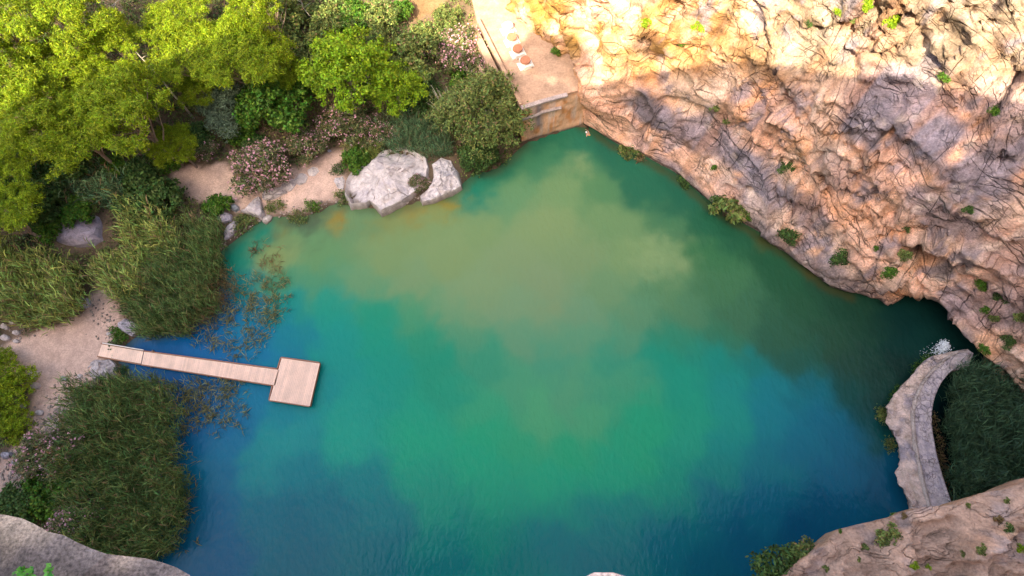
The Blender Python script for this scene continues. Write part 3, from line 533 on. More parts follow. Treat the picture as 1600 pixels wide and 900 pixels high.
rock('rock', blob(329, 268, 6, 4, seed=73, rot=.2), .25, .5, 'grey stone at the bushes edge above the lone dark stone', 'rock', [.28, .26, .27], seed=74)
for i, (x, y, r, l) in enumerate([(53, 585, 9, 'rounded beige stone at the tip of the olive shrub by the path'), (56, 603, 8, 'brownish stone below the beige one by the olive shrub'), (34, 634, 8, 'grey stone between the two olive shrubs at the left edge'), (62, 645, 7, 'pale stone in the rubble beside the lower olive shrub'), (43, 650, 4, 'yellowish white pebble in the rubble by the olive shrub'), (100, 592, 6, 'dark grey stone in the middle of the rubble path'), (110, 610, 4, 'light stone on the rubble path near the tall reeds'), (125, 588, 5, 'flat stone on the path left of the mottled boulder'), (170, 522, 4, 'white stone beside the shore above the pontoon'),
                              (7, 510, 7, 'leftmost white stone of the pile by the path'), (20, 503, 6, 'white stone in the middle of the pile by the path'), (26, 520, 6, 'white stone on the right side of the pile by the path'), (8, 528, 7, 'lowest left white stone of the pile by the path'), (25, 533, 5, 'lowest right white stone of the pile by the path'),
                              (10, 712, 9, 'blue grey stone near the left edge under the oleander'), (25, 722, 7, 'pale lilac stone beside the blue grey one under the oleander'), (438, 105, 13, 'grey boulder between the pines at the scrub'), (425, 112, 7, 'small boulder leaning on the grey one by the pines'), (492, 52, 7, 'light stone on the pink earth of the scrub'), (473, 90, 7, 'whitish stone at the end of the pink earth strip')]):
    p = at(x, y, .05); rock('rock', blob(x, y, r, r * .75, 9, seed=80 + i), r * .035, p[2], l, 'rock', [[.56, .48, .44], [.33, .31, .34]][l.find('grey') >= 0], seed=90 + i, rough=.3, depth=.4, group='white stones piled by the path' if 'pile' in l else None, rings=8)

# ------------------------------------------------------------------ viewpoint ledge, its small tip, the slope on the right
rock('rock_ledge', [(-420, 820, 44.2), (-200, 790, 44.2), (-60, 795, 44.2), (0, 801, 44.2), (30, 806, 44.2), (48, 812, 44.2), (75, 829, 44.2), (100, 834, 44.2), (130, 850, 44.2), (165, 864, 44.2), (200, 868, 44.1), (245, 873, 44), (270, 884, 44), (288, 888, 44), (306, 904, 44), (320, 930, 44), (330, 1010, 43.8), ('w', -4.2, -6, 44), ('w', -6, -14, 44), ('w', -8, -20, 44), ('w', -20, -20, 44), ('w', -22, -8, 44)],
     .22, 44, 'speckled grey rock ledge at the bottom left, seen close from above', 'rock ledge', [.15, .122, .112], matn='ledge', seed=101, rings=60, rough=.012, depth=5, flat=1, facet=0, step=.035)
rock('rock_tip', [(905, 906, 46.5), (915, 899, 46.5), (918, 893, 46.5), (930, 894, 46.5), (945, 890, 46.5), (960, 894, 46.5), (975, 897, 46.5), (990, 902, 46.5), (1000, 915, 46.5), (1010, 1100, 46.5), ('w', 1.6, -6, 46.3), ('w', 3, -19, 46), ('w', -2.5, -19, 46), ('w', -.6, -6, 46.3), (890, 1100, 46.5)],
     .03, 46.5, 'small white rock tip at the bottom centre of the view', 'rock', [.62, .48, .42], matn='ledge', seed=102, rings=16, rough=.004, depth=3, flat=1, facet=0, step=.05)
# sloping shoulder: rows from the foot up over the visible rim and back towards the gorge side
RIM = [(1120, 985, 15), (1180, 930, 15), (1225, 895, 15.5), (1262, 868, 16), (1300, 842, 16.3), (1318, 826, 16.6), (1345, 818, 17), (1370, 812, 17.2), (1395, 806, 17.3), (1420, 798, 17.6), (1440, 792, 17.8), (1470, 790, 18), (1492, 788, 18.2), (1515, 778, 18.4), (1545, 768, 18.8), (1575, 764, 19), (1600, 753, 19.4), (1650, 735, 20), (1720, 720, 21), (1900, 690, 23), (2200, 640, 28), (2600, 560, 34)]
rim = np.array([P(*p) for p in RIM]); s = np.r_[0, np.cumsum(np.linalg.norm(np.diff(rim, axis=0), axis=1))]; uu = np.arange(0, s[-1], .16); rim = np.stack([np.interp(uu, s, rim[:, k]) for k in range(3)], 1)
back = np.array([.42, -.9])
rws = []
for k in range(24):
    t_ = k / 24; rws.append(np.c_[rim[:, :2] + back * (1 - t_) ** 1.3 * 5.5, rim[:, 2] * t_ - 1.5 * (1 - t_)])
for k in range(110):
    d_ = k * .15; rws.append(np.c_[rim[:, :2] + back * d_, rim[:, 2] + .18 * d_ + .06 * d_ ** 1.6 ])
A = np.stack(rws, 1); V = A.reshape(-1, 3)
RM = np.array([[.85, .5, .1], [-.5, .8, .3], [.1, -.3, .95]]); VR = V @ RM.T
fA, eA = facets(VR * [.22, .6, .6] + 3, 1., 6); fB, eB = facets(VR * [.7, 1.5, 1.5] + 3, 1., 7); fC, eC = facets(VR * [2.2, 3.6, 3.6], 1., 8)
md = fA * 1.1 + fB * .45 + fC * .16 + (ridged(V * .28 + 5, 4) - .5) * .6 + fbm(V * .13, 3) * 1.2
wls = V @ np.array([.25, .55, .9]) + fbm(V * .2 + 4, 3) * 1.4; md -= (saw(wls / 1.3) ** 2) * .30
edge_k = np.tile(np.r_[np.linspace(.2, .4, 24), np.minimum(1, .30 + np.arange(110) * .05)], len(rim)); V[:, 2] += md * edge_k; V[:, 0] += fbm(V * .5 + 30, 3) * .3
f1 = fbm(V * .2 + 3, 5); f2 = fbm(V * .7 + 20, 4)
c = mix(np.tile(np.array([.62, .41, .30]), (len(V), 1)), np.array([.34, .28, .27]), sst(.05, .45, f2 + f1 * .3) * .7); c = mix(c, np.array([.66, .38, .20]), sst(.1, .5, f1) * .8); c = mix(c, np.array([.14, .10, .09]), sst(.10, 0, eB) * .45 * sst(-.2, .3, f1)); c *= (.66 + .22 * f2 + .28 * np.clip(fB * .6 + fA * .3, -.6, .6))[:, None]
rs_ = newmesh('rock_slope', V, gridfaces(*A.shape[:2]), M['slope'], col=c, uniform=4); setflow(rs_, VR[:, :2] * [1, 1.4] + np.c_[f1, f2]); tag(rs_, 'sloping pinkish rock shoulder at the bottom right with scattered shrubs', 'rock slope')
slope_bvh = BVHTree.FromPolygons([Vector(v) for v in V.tolist()], gridfaces(*A.shape[:2]).tolist())

# ------------------------------------------------------------------ terrace and retaining wall
M['coping'] = mat('weathered_coping', (.46, .38, .35), .9, n1=(1.5, .6, 1.2), n2=(8, .6, 1.2), bump=.03, bscale=8)
rw = empty('retaining_wall', P(815, 222, 0)); tag(rw, 'stained pink retaining wall holding a paved terrace above the water', 'retaining wall')
ro = np.array(rw.location)
A0 = P(815, 223, 0); A0[2] = 0; A1 = P(905, 197, 0); mid = P(850, 212, 0)
wl_ = np.array([A0, mid, A1 + (A1 - mid) * .10]); s = np.r_[0, np.cumsum(np.linalg.norm(np.diff(wl_, axis=0), axis=1))]; uu = np.linspace(0, s[-1], 40); wp = np.stack([np.interp(uu, s, wl_[:, k]) for k in range(3)], 1)
zz = np.linspace(-2, TZ, 46); A = np.repeat(wp[:, None, :], 46, 1).copy(); A[..., 2] = zz[None, :]; inn = np.array([.18, .98]); 
batter = np.clip(zz, 0, 9) * .035; A[..., 0] += inn[0] * batter; A[..., 1] += inn[1] * batter
Vw = A.reshape(-1, 3); nzw = fbm(Vw * np.array([.6, .6, .6]), 3) * .18; Vw[:, 1] += nzw * sst(TZ, TZ - .6, Vw[:, 2])
uw = np.repeat(uu, 46); st = fbm(np.c_[uw * 1.6, Vw[:, 2] * .12, uw * 0], 4); st2 = fbm(Vw * .9 + 7, 4)
c = mix(np.tile(np.array([.66, .40, .25]), (len(Vw), 1)), np.array([.58, .25, .09]), sst(-.05, .3, st2 + st * .5) * .85); c = mix(c, np.array([.60, .50, .44]), sst(.1, .35, st) * .6)
c = mix(c, np.array([.20, .18, .20]), np.exp(-((uw - s[-1] * .27) / .42) ** 2) * sst(1.0, 2.0, Vw[:, 2] + st) * .95); c = mix(c, np.array([.16, .13, .10]), sst(.45, .1, Vw[:, 2]))
newmesh('wall_face', Vw - ro, gridfaces(40, 46), M['wall'], rw, col=c, uniform=4)
tp = A[:, -1, :]
FL = [(745, 30), (770, 70), (790, 107)]
left = np.array([P(x, y, TZ) for x, y in FL]); A0t = tp[0] + np.array([0, .22, 0])
back_e = np.array([P(x, y, TZ) for x, y in [(990, 118), (960, 70), (900, 20), (840, -20), (790, -50), (730, -30)]])
floor = np.vstack([left, A0t[None], tp[::-1][::-1][1:] + [0, .22, 0], back_e]); n = len(floor)
vv = np.vstack([floor, floor * [1, 1, 0] + [0, 0, -1.5]]); vv[:n, 2] = TZ + .02
m = MB(); m.add(vv - ro, [tuple(range(n))] + [(i, n + i, n + (i + 1) % n, (i + 1) % n) for i in range(n)]); m.build('paved_floor', M['pave'], rw)
m = MB(); cop = tp[:30:3]
for a_, b_ in zip(cop[:-1], cop[1:]):
    d = b_ - a_; m.box(*(((a_ + b_) / 2)[:2] - ro[:2]), TZ + .08, np.linalg.norm(d[:2]) + .02, .42, .22, math.atan2(d[1], d[0]))
m.build('coping', M['coping'], rw)
# second, lower coping line on the face
m = MB()
for a_, b_ in zip(A[:24:3, 36, :], A[3:27:3, 36, :]):
    d = b_ - a_; m.box(*(((a_ + b_) / 2)[:2] - ro[:2] - np.array([0, .12])), TZ - 1.35, np.linalg.norm(d[:2]) + .02, .34, .16, math.atan2(d[1], d[0]))
m.build('ledge', M['coping'], rw)
e0, e1 = P(747, 34, TZ), A0t
d = e1 - e0; ang = math.atan2(d[1], d[0]); Ln = np.linalg.norm(d[:2]); pc = (e0 + e1) / 2; nrm = np.array([math.sin(ang), -math.cos(ang)]); nrm *= np.sign(nrm @ np.array([-1, -.3]))
m = MB(); m.box(pc[0] - ro[0], pc[1] - ro[1], TZ + .22, Ln, .34, .5, ang); m.build('parapet', M['pave'], rw)
d2 = e1[:2] - e0[:2]
for k, (w_, zt, f0, f1_) in enumerate([(.75, TZ - .5, .0, .62), (.5, TZ - 1.3, .08, .55)]):
    cc_ = e0[:2] + d2 * (f0 + f1_) / 2 + nrm * (.2 + .42 + k * .95); m = MB(); m.box(cc_[0] - ro[0], cc_[1] - ro[1], zt / 2 - .5, Ln * (f1_ - f0), w_, zt + 1, ang); m.build('step', M['pave'], rw)
for i, (x, y, l) in enumerate([(794, 48, 'white topped table, farthest of the four in the terrace row'), (800, 66, 'round terracotta table second from the far end of the terrace row'), (809, 84, 'round terracotta table third from the far end of the terrace row'), (821, 102, 'round terracotta table nearest the retaining wall in the terrace row')]):
    c_ = P(x, y, TZ); t_ = empty('picnic_table', (c_[0], c_[1], TZ + .02)); tag(t_, l, 'table', group='round tables in a row on the terrace')
    MB().disc(0, 0, .62, .74, .52, 24, .50).build('table_top', M['terra' if i else 'white'], t_); MB().disc(0, 0, .06, .62, .2, 12, .14).build('pedestal', M['white'], t_)
    MB().box(0, 0, .03, 1.5, 1.0, .06, ang + 1.57).build('footing_slab', M['white'], t_)
    for sg in (-1, 1): MB().box(math.cos(ang + 1.57) * 0 + math.cos(ang) * sg * .56, math.sin(ang) * sg * .56, .25, .22, .85, .4, ang).build('bench', M['white'], t_)

# ------------------------------------------------------------------ pontoon
DZ = .6
dk = empty('pontoon', P(160, 548, DZ)); tag(dk, 'pinkish wooden pontoon ending in a square bathing platform', 'pontoon'); do = np.array(dk.location)
def strip(m, a, b, c_, d_, n, th=.06, gap=.05):
    "planks across the quad a-b (one side) / d-c (other side)"
    for k in range(n):
        t0, t1 = (k + gap) / n, (k + 1 - gap) / n
        q = [a + (b - a) * t0, a + (b - a) * t1, d_ + (c_ - d_) * t1, d_ + (c_ - d_) * t0]; V = np.vstack([q, np.array(q) - [0, 0, th]])
        m.add(V - do, [(0, 1, 2, 3), (7, 6, 5, 4), (0, 4, 5, 1), (1, 5, 6, 2), (2, 6, 7, 3), (3, 7, 4, 0)])
g_ = lambda x, y, z=DZ: P(x, y, z)
m = MB(); strip(m, g_(159, 538), g_(224, 549), g_(220, 568), g_(153, 556), 22, gap=.05); m.build('ramp', M['deck'], dk)
m = MB(); strip(m, g_(225, 549.5), g_(436, 578), g_(430, 602), g_(221, 569), 78, gap=.05); m.build('walkway', M['deck'], dk)
m = MB(); strip(m, g_(440, 559.5), g_(499.5, 568), g_(484, 634.5), g_(421, 625), 24, gap=.04); pl = m.build('platform', M['deck'], dk)
m = MB()
for a_, b_, z_ in [((159, 537), (224, 548), .0), ((153, 557), (220, 569.5), 0), ((225, 548.7), (436, 577), 0), ((221, 570), (429, 603), 0), ((440, 558.7), (499.8, 567), 0), ((500, 568), (484.5, 635), 0), ((484, 635.2), (421, 625.8), 0), ((421, 625), (426, 603), 0), ((434, 577), (439.5, 559), 0)]:
    a_, b_ = g_(*a_, DZ - .14), g_(*b_, DZ - .14); d = b_ - a_; q = (a_ + b_) / 2 - do; m.box(q[0], q[1], q[2], np.linalg.norm(d[:2]), .10, .26, math.atan2(d[1], d[0]))
m.build('edge_beam', M['deck_dark'], dk)
for x, y in [(240, 549), (238, 574), (330, 563), (326, 588), (420, 577), (416, 600), (445, 563), (495, 571), (482, 630), (426, 622)]:
    p = P(x, y, 0); MB().disc(p[0] - do[0], p[1] - do[1], -2 - do[2], .2 - do[2], .09, 8).build('pile', M['post'], dk)
m = MB(); m.tube([g_(160, 536, DZ + .12) - do, g_(224, 547, DZ + .12) - do], [.05, .05]); m.build('side_rail', M['white'], dk)

# ------------------------------------------------------------------ curved weir on the right
we = empty('weir', P(1430, 660, 0)); tag(we, 'curved grey masonry weir with a raised kerb between lake and reed pool', 'weir'); wo = np.array(we.location)
LE = [(1468, 553), (1448, 560), (1430, 578), (1415, 598), (1398, 618), (1386, 636), (1389, 660), (1396, 690), (1403, 725), (1410, 760), (1425, 800), (1450, 850), (1490, 900)]
KB = [(1497, 547), (1478, 558), (1456, 578), (1440, 598), (1430, 622), (1425, 645), (1426, 672), (1431, 705), (1438, 740), (1446, 772), (1456, 810), (1478, 855), (1515, 905)]
RE = [(1510, 556), (1502, 568), (1484, 582), (1470, 600), (1461, 622), (1457, 645), (1458, 672), (1464, 705), (1473, 740), (1484, 772), (1495, 808), (1512, 850), (1545, 900)]
def lineat(px_, z_, n=140):
    o = np.array([P(x, y, z_) for x, y in px_]); s = np.arange(len(o)); t_ = np.linspace(0, len(o) - 1, n); o = np.stack([np.interp(t_, s, o[:, k]) for k in range(3)], 1)
    for k in range(3): o[:, k] = np.convolve(np.pad(o[:, k], 4, 'edge'), np.ones(9) / 9, 'valid')
    return o
L0, L1, K0, K1, R0 = lineat(LE, -.2), lineat(LE, 1.0), lineat(KB, 1.35), lineat(KB, 1.6), lineat(RE, 1.6)
j = fbm(L1 * .5, 4)[:, None] * .8; L1[:, :2] += j * [.8, .5]; L0[:, :2] += j * [.8, .5]
rws = [L0 - [0, 0, 2]] + [L0 + (L1 - L0) * t_ for t_ in np.linspace(0, 1, 6)] + [L1 + (K0 - L1) * t_ for t_ in np.linspace(.08, 1, 14)]
A = np.stack(rws, 1); V = A.reshape(-1, 3); V[:, 2] += ((ridged(V * .7, 4) - .5) * .38 + facets(V * .9, .25, 3)[0]) * np.tile(np.r_[np.zeros(2), np.ones(17), .3, 0], len(L0)); f1 = fbm(V * .5, 4); f2 = fbm(V * 1.6 + 5, 3)
c = mix(np.tile(np.array([.60, .45, .37]), (len(V), 1)), np.array([.32, .27, .28]), sst(-.1, .3, f1 + f2 * .4)); c = mix(c, np.array([.45, .34, .25]), sst(.1, .5, f2) * .6); c = mix(c, np.array([.1, .1, .06]), sst(.5, 0, V[:, 2]))
q_ = newmesh('rubble_apron', V - wo, gridfaces(*A.shape[:2]), M['cobble'], we, col=c, uniform=4); setflow(q_, V)
dxy = (R0 - K1); dxy /= np.linalg.norm(dxy, axis=1)[:, None]
A = np.stack([K1 - [0, 0, .3], K1, K1 + dxy * .22, K1 + dxy * .22 - [0, 0, .10]], 1); V = A.reshape(-1, 3)
q_ = newmesh('kerb', V - wo, gridfaces(*A.shape[:2]), M['cobble'], we, col=np.tile([.46, .38, .33], (len(V), 1)), uniform=4); setflow(q_, V)
K2 = K1 + dxy * .22 - [0, 0, .10]; R1 = R0.copy(); R1[:, 2] = K2[:, 2]
rws = [K2 + (R1 - K2) * t_ for t_ in np.linspace(0, 1, 14)] + [R1 - [0, 0, .8], R1 - [0, 0, 3]]; A = np.stack(rws, 1); V = A.reshape(-1, 3)
cell = ridged(V * 1.3 + 3, 2); c = mix(np.tile(np.array([.50, .42, .41]), (len(V), 1)), np.array([.36, .31, .33]), sst(.5, .8, cell)); c = mix(c, np.array([.42, .36, .33]), sst(.1, .4, fbm(V * .9, 3)) * .6)
q_ = newmesh('walkway', V - wo, gridfaces(*A.shape[:2]), M['cobble'], we, col=c, uniform=4); setflow(q_, V)
cap_r = [(1497, 547), (1510, 545), (1520, 552), (1512, 572), (1500, 578), (1486, 580), (1482, 566)]
rock('end_block', [(x, y) for x, y in cap_r], .35, 1.45, None, None, [.40, .33, .31], parent=None, seed=130, flat=1, rough=.12, depth=2.5)
ob = bpy.data.objects['end_block']; ob.parent = we; ob.matrix_parent_inverse = Matrix.Translation(-we.location)
# little fall of white water beside the weir
# ------------------------------------------------------------------ foliage tools
RG = np.random.default_rng(11)
def rot_basis(nrm, rng):
    a = rng.normal(size=nrm.shape); a -= (a * nrm).sum(1)[:, None] * nrm; a /= np.linalg.norm(a, axis=1)[:, None] + 1e-9; return a, np.cross(nrm, a)
def leaves(c, size, aspect=.5, up=.6, rng=RG, dirs=None, cup=0):
    """one diamond leaf per centre, normals random with a bias"""
    n = len(c); nr = rng.normal(size=(n, 3)); nr /= np.linalg.norm(nr, axis=1)[:, None]; nr[:, 2] += up
    if dirs is not None: nr += dirs * .7
    nr /= np.linalg.norm(nr, axis=1)[:, None]; a, b = rot_basis(nr, rng)
    s = (size * rng.uniform(.6, 1.35, n))[:, None]; w = s * aspect
    V = np.stack([c - a * s * .5, c - b * w * .5 - a * s * .02, c + a * s * .5, c + b * w * .5 - a * s * .02], 1).reshape(-1, 3)
    return V, np.arange(4 * n).reshape(-1, 4)
def lobes_pts(lobes, n, rng, shell=.55, under=.25):
    L_ = np.array(lobes, float); wgt = (L_[:, 3] * L_[:, 4]); wgt /= wgt.sum(); k = rng.choice(len(L_), n, p=wgt)
    d = rng.normal(size=(n, 3)); d /= np.linalg.norm(d, axis=1)[:, None]; flip = (d[:, 2] < -.1) & (rng.random(n) > under); d[flip, 2] *= -1
    r = rng.uniform(shell ** 3, 1.08, n) ** (1 / 3.); r *= 1 + .22 * rng.normal(size=n) * .5
    return L_[k, :3] + d * L_[k, 3:6] * r[:, None], d
def crown_mesh(name, matn, R0_, Hc, nl, n, size, aspect, seed, flat=.7, shell=.5, lobe=.36, parent=None, z0=0., clump=0, under=.3):
    rng = np.random.default_rng(seed); lobes = []
    for k in range(nl):
        th = k * 2.4 + rng.uniform(-.4, .4); r = R0_ * math.sqrt((k + .3) / nl) * .78; zt = Hc * (1 - (r / R0_) ** 2) * rng.uniform(.55, 1.0)
        lr = R0_ * lobe * rng.uniform(.75, 1.25); lobes.append((r * math.cos(th), r * math.sin(th), z0 + zt * .8, lr, lr, lr * flat))
    if clump:     # small clumps sitting on the lobes, leaves gathered in them
        cp, cd = lobes_pts(lobes, clump, rng, .8, under); k = rng.integers(0, clump, n); cs = R0_ * lobe * .34
        off = rng.normal(size=(n, 3)) * cs * .5; p = cp[k] + off; d = cd[k]
    else: p, d = lobes_pts(lobes, n, rng, shell, under)
    V, Fc = leaves(p, size, aspect, .5, rng, d); o = newmesh(name, V, Fc, M[matn], parent, uniform=4); return o, lobes
def limbs(m, base, lobes, r0, rng, bend=.1, every=1, start=.35, k=6):
    top = np.array([0, 0, max(l[2] for l in lobes) * .85]); b = np.array(base, float)
    pts = [b + (top - b) * t_ + np.array([rng.normal() * bend, rng.normal() * bend, 0]) * (0 < t_ < 1) for t_ in (0, .2, .4, .6, .8, 1)]
    m.tube(pts, [r0 * f for f in (1.25, .95, .8, .6, .4, .15)], 8)
    for l in lobes[::every]:
        t_ = rng.uniform(start, .8); i = int(t_ * 5); a_ = pts[i] + (pts[i + 1] - pts[i]) * (t_ * 5 - i); e = np.array(l[:3]); mm_ = (a_ + e) / 2 + [0, 0, -.08 * np.linalg.norm(e - a_)]
        m.tube([a_, mm_, e], [r0 * .42, r0 * .28, r0 * .08], k)
w0 = P(1474, 536, 1.5); w1 = P(1466, 550, .1); rng = np.random.default_rng(6); t_ = rng.uniform(0, 1, 900) ** .8
c0 = w0 + (w1 - w0) * t_[:, None] + rng.normal(size=(900, 3)) * np.c_[.14 + .22 * t_, .12 + .16 * t_, .08 + t_ * 0]; c0[:, 2] = np.maximum(1.5 * (1 - t_ ** 2), .03) + np.abs(rng.normal(size=900)) * .08
e_ = [P(x, y, .02) for x, y in [(1452, 550), (1446, 556)]]
c1 = np.vstack([q + rng.normal(size=(16, 3)) * [.35, .3, 0] for q in e_]); c1[:, 2] = .02
V1, F1 = leaves(c0, .10, .8, .6, rng); V2, F2 = leaves(c1, .08, .4, 30, rng)
tag(newmesh('foam', np.vstack([V1, V2]), np.vstack([F1, F2 + len(V1)]), M['foam'], uniform=4), 'white water tumbling from the cave mouth beside the weir', 'water fall', kind='stuff')
PROTO = {}
def tree_proto(kind, matn, R0_, h, Hc, nl, n, size, aspect, seed, bark='bark', tr=.18, **kw):
    root = empty(kind, (0, 0, 0)); cz = h - Hc
    cr, lobes = crown_mesh('crown', matn, R0_, Hc, nl, n, size, aspect, seed, parent=root, z0=cz, **kw)
    m = MB(); limbs(m, (0, 0, -.4), lobes, tr, random_np(seed)); m.build('trunk', M[bark], root)
    return root
def random_np(s): return np.random.default_rng(s + 99)
def copy_tree(o, parent=None):
    c = o.copy(); COL.objects.link(c); c.parent = parent
    for ch in list(o.children): copy_tree(ch, c)
    return c
USED = set()
def plant(proto, px_, py_, h_seen, scale, label, cat, group=None, rz=None, zs=1., name=None, on=None):
    o = proto if proto.name not in USED else copy_tree(proto); USED.add(proto.name)
    if on is None: p = at(px_, py_, h_seen); g = gz(p[0], p[1]) if True else 0
    else: p = on; g = on[2]
    o.location = (p[0], p[1], max(g, -.3) if on is None else g); o.scale = (scale, scale, scale * zs); o.rotation_euler = (0, 0, rz if rz is not None else (px_ * .37 + py_ * .11) % 6.28)
    tag(o, label, cat, group); return o

# ------------------------------------------------------------------ trees
PN = 'pine_tree'
p1 = tree_proto(PN, 'pine_needles', 4.6, 10, 4.2, 20, 26000, .30, .20, 1, tr=.20, flat=.6, lobe=.24, clump=330, under=.15)
p2 = tree_proto(PN, 'pine_needles', 4.2, 11, 4.8, 15, 22000, .30, .20, 2, tr=.19, flat=.65, lobe=.26, clump=260, under=.15)
p3_ = tree_proto(PN, 'pine_needles', 4.9, 9, 3.6, 20, 26000, .30, .20, 3, tr=.21, flat=.5, lobe=.22, clump=320, under=.15)
gp = 'pines on the slope at the top left'
for pr, x, y, h, s_, l in [
  (p1, 95, 190, 8, 1.0, 'broad green shaded pine on the left, above the canes'), (p2, 205, 180, 8, 1.15, 'wide rounded shaded pine left of the long bare trunk'), (p3_, 252, 205, 6, .6, 'lowest small pine crown just right of the wide rounded pine'),
  (p3_, 370, 75, 8, 1.05, 'large half shaded pine above the grey green bush'), (p1, 415, 60, 8, .55, 'small pine crown leaning from the right side of the half shaded pine'), (p2, 292, 118, 6, .55, 'narrow pine between the long bare trunk and the grey green bush'),
  (p2, 25, 160, 9, .95, 'bright sunlit pine at the left edge under the others'), (p3_, 30, 62, 9, .85, 'tall yellow sunlit pine at the left edge'), (p1, 118, 95, 9, .8, 'sunlit yellow pine in the middle of the left group'), (p2, 140, 25, 9, .75, 'sunlit pine at the top between two pale trunks'),
  (p3_, 275, 52, 9, .95, 'sunlit pine right of the gap with brown earth'), (p1, 345, 15, 9, .8, 'sunlit pine at the top edge above the half shaded one'), (p2, 90, 5, 9, 1.0, 'sunlit pine at the top edge near the corner'), (p3_, 240, -25, 9, .8, 'pine whose lower crown dips in from the top edge'),
  (p1, -30, 10, 9, 1.1, 'corner pine cut by the top left of the view'), (p2, 395, -25, 9, .9, 'pine crown peeping in at the top beside the scrub'), (p1, 5, 245, 5, .6, 'dull brownish pine at the left edge below the shaded ones'), (p3_, -10, 330, 6, .85, 'low olive pine at the left edge beside the leaning trunk'),
  (p1, -35, 95, 9, 1.0, 'sunlit pine cut by the left edge'), (p2, 172, 112, 9, .55, 'small sunlit pine wedged above the wide rounded pine')]:
    plant(pr, x, y, h, s_, l, 'pine tree', gp)
# bare leaning trunks
def bare(pa, pb, ha, hb, r, label):
    a_ = at(pa[0], pa[1], ha); b_ = P(pb[0], pb[1], a_[2] + hb - ha); d = b_ - a_; rr = np.random.default_rng(int(pa[0])); root = empty('bare_trunk', a_)
    pts = [d * t_ + rr.normal(size=3) * .06 * (0 < t_ < 1) - (np.array([0, 0, .6]) if t_ == 0 else 0) for t_ in np.linspace(0, 1, 9)]
    MB().tube(pts, np.linspace(r, r * .35, 9), 8).build('trunk', M['pale'], root, True)
    for k in range(5):
        t_ = .45 + .1 * k; q = d * t_; e = q + np.array([rr.normal() * .7, rr.normal() * .7, .4]); MB().tube([q, (q + e) / 2 + [0, 0, .05], e], [r * .3, r * .22, r * .08], 5).build('branch', M['pale'], root)
    tag(root, label, 'bare tree')
bare((306, 188), (205, 72), 0, 7.5, .13, 'long thin bare grey trunk leaning up from the grey green bush')
bare((141, 44), (98, 4), 4, 8.5, .12, 'pale bare trunk between the sunlit pines near the top')
bare((88, 66), (60, 38), 4, 7, .09, 'short pale bare trunk left among the sunlit pines')
bare((188, 30), (160, -6), 4, 8, .11, 'pale trunk rising out at the top edge')
bare((451, 52), (428, 8), 1, 5, .12, 'grey bare trunk standing in the scrub right of the pines')
bare((478, 30), (468, -6), 1, 4, .08, 'thin trunk at the top edge above the scrub')
bare((36, 366), (-12, 330), .5, 3.5, .16, 'stout leaning trunk at the left edge by the purple boulder')

y1 = tree_proto('broadleaf_tree', 'yellow_leaves', 3.4, 6, 3.6, 26, 15000, .20, .6, 5, 'pale', .14, flat=.7, lobe=.23, clump=420)
plant(y1, 548, 118, 4.2, 1.45, 'bright yellow green broadleaf tree in the middle of the wooded bank', 'broadleaf tree', 'yellow green trees on the bank'); plant(y1, 618, 138, 3.4, .98, 'smaller yellow green tree joined to the right of the brightest one', 'broadleaf tree', 'yellow green trees on the bank', 2.2)
g1 = tree_proto('broadleaf_tree', 'green_leaves', 3.0, 4.6, 3.2, 20, 9500, .24, .65, 6, 'stem', .12, flat=.8, lobe=.27, clump=520)
plant(g1, 432, 165, 2.8, 1.35, 'fresh green round leaved tree right of the grey green bush', 'broadleaf tree'); 
b1 = tree_proto('bush', 'grey_leaves', 2.0, 3.0, 2.4, 14, 9000, .17, .4, 7, 'stem', .08, flat=.9, lobe=.33, under=.4)
plant(b1, 345, 166, 2.6, 1.5, 'round grey green bush at the foot of the bare leaning trunk', 'bush')
o1 = tree_proto('lakeside_tree', 'olive_leaves', 4.2, 7.0, 5.4, 34, 22000, .25, .42, 8, 'pale', .2, flat=.9, lobe=.25, clump=900, under=.5)
plant(o1, 757, 175, 3.8, 1.18, 'big dense tree overhanging the water beside the retaining wall', 'broadleaf tree')
# grey twiggy half of that tree
tw = empty('twiggy_tree', (0, 0, 0)); cr, lb = crown_mesh('crown', 'olive_leaves', 2.3, 2.4, 12, 2600, .22, .4, 21, parent=tw, z0=1.8, lobe=.34, flat=.7)
m = MB(); rr = np.random.default_rng(5)
for k in range(46):
    th = rr.uniform(0, 6.28); e = np.array([math.cos(th) * rr.uniform(.8, 2.2), math.sin(th) * rr.uniform(.8, 2.2), rr.uniform(2.8, 4.3)]); m.tube([(0, 0, -.3), e * [.3, .3, .5], e], [.07, .04, .012], 5)
m.build('branches', M['pale'], tw); plant(tw, 702, 172, 2.6, 1.1, 'sparse tree with bare pale twigs left of the big lakeside tree', 'broadleaf tree')
d1 = tree_proto('bush', 'dark_leaves', 2.0, 2.4, 2.0, 14, 6500, .22, .6, 9, 'stem', .07, flat=.85, lobe=.32, clump=340)
d2_ = tree_proto('bush', 'green_leaves', 1.8, 2.0, 1.7, 12, 4800, .22, .6, 10, 'stem', .06, flat=.8, lobe=.33, clump=260)
v1 = tree_proto('bush', 'olive_leaves', 1.9, 2.2, 1.8, 13, 5000, .2, .5, 12, 'stem', .06, flat=.8, lobe=.33, clump=300)
gb = 'bushes on the wooded bank'
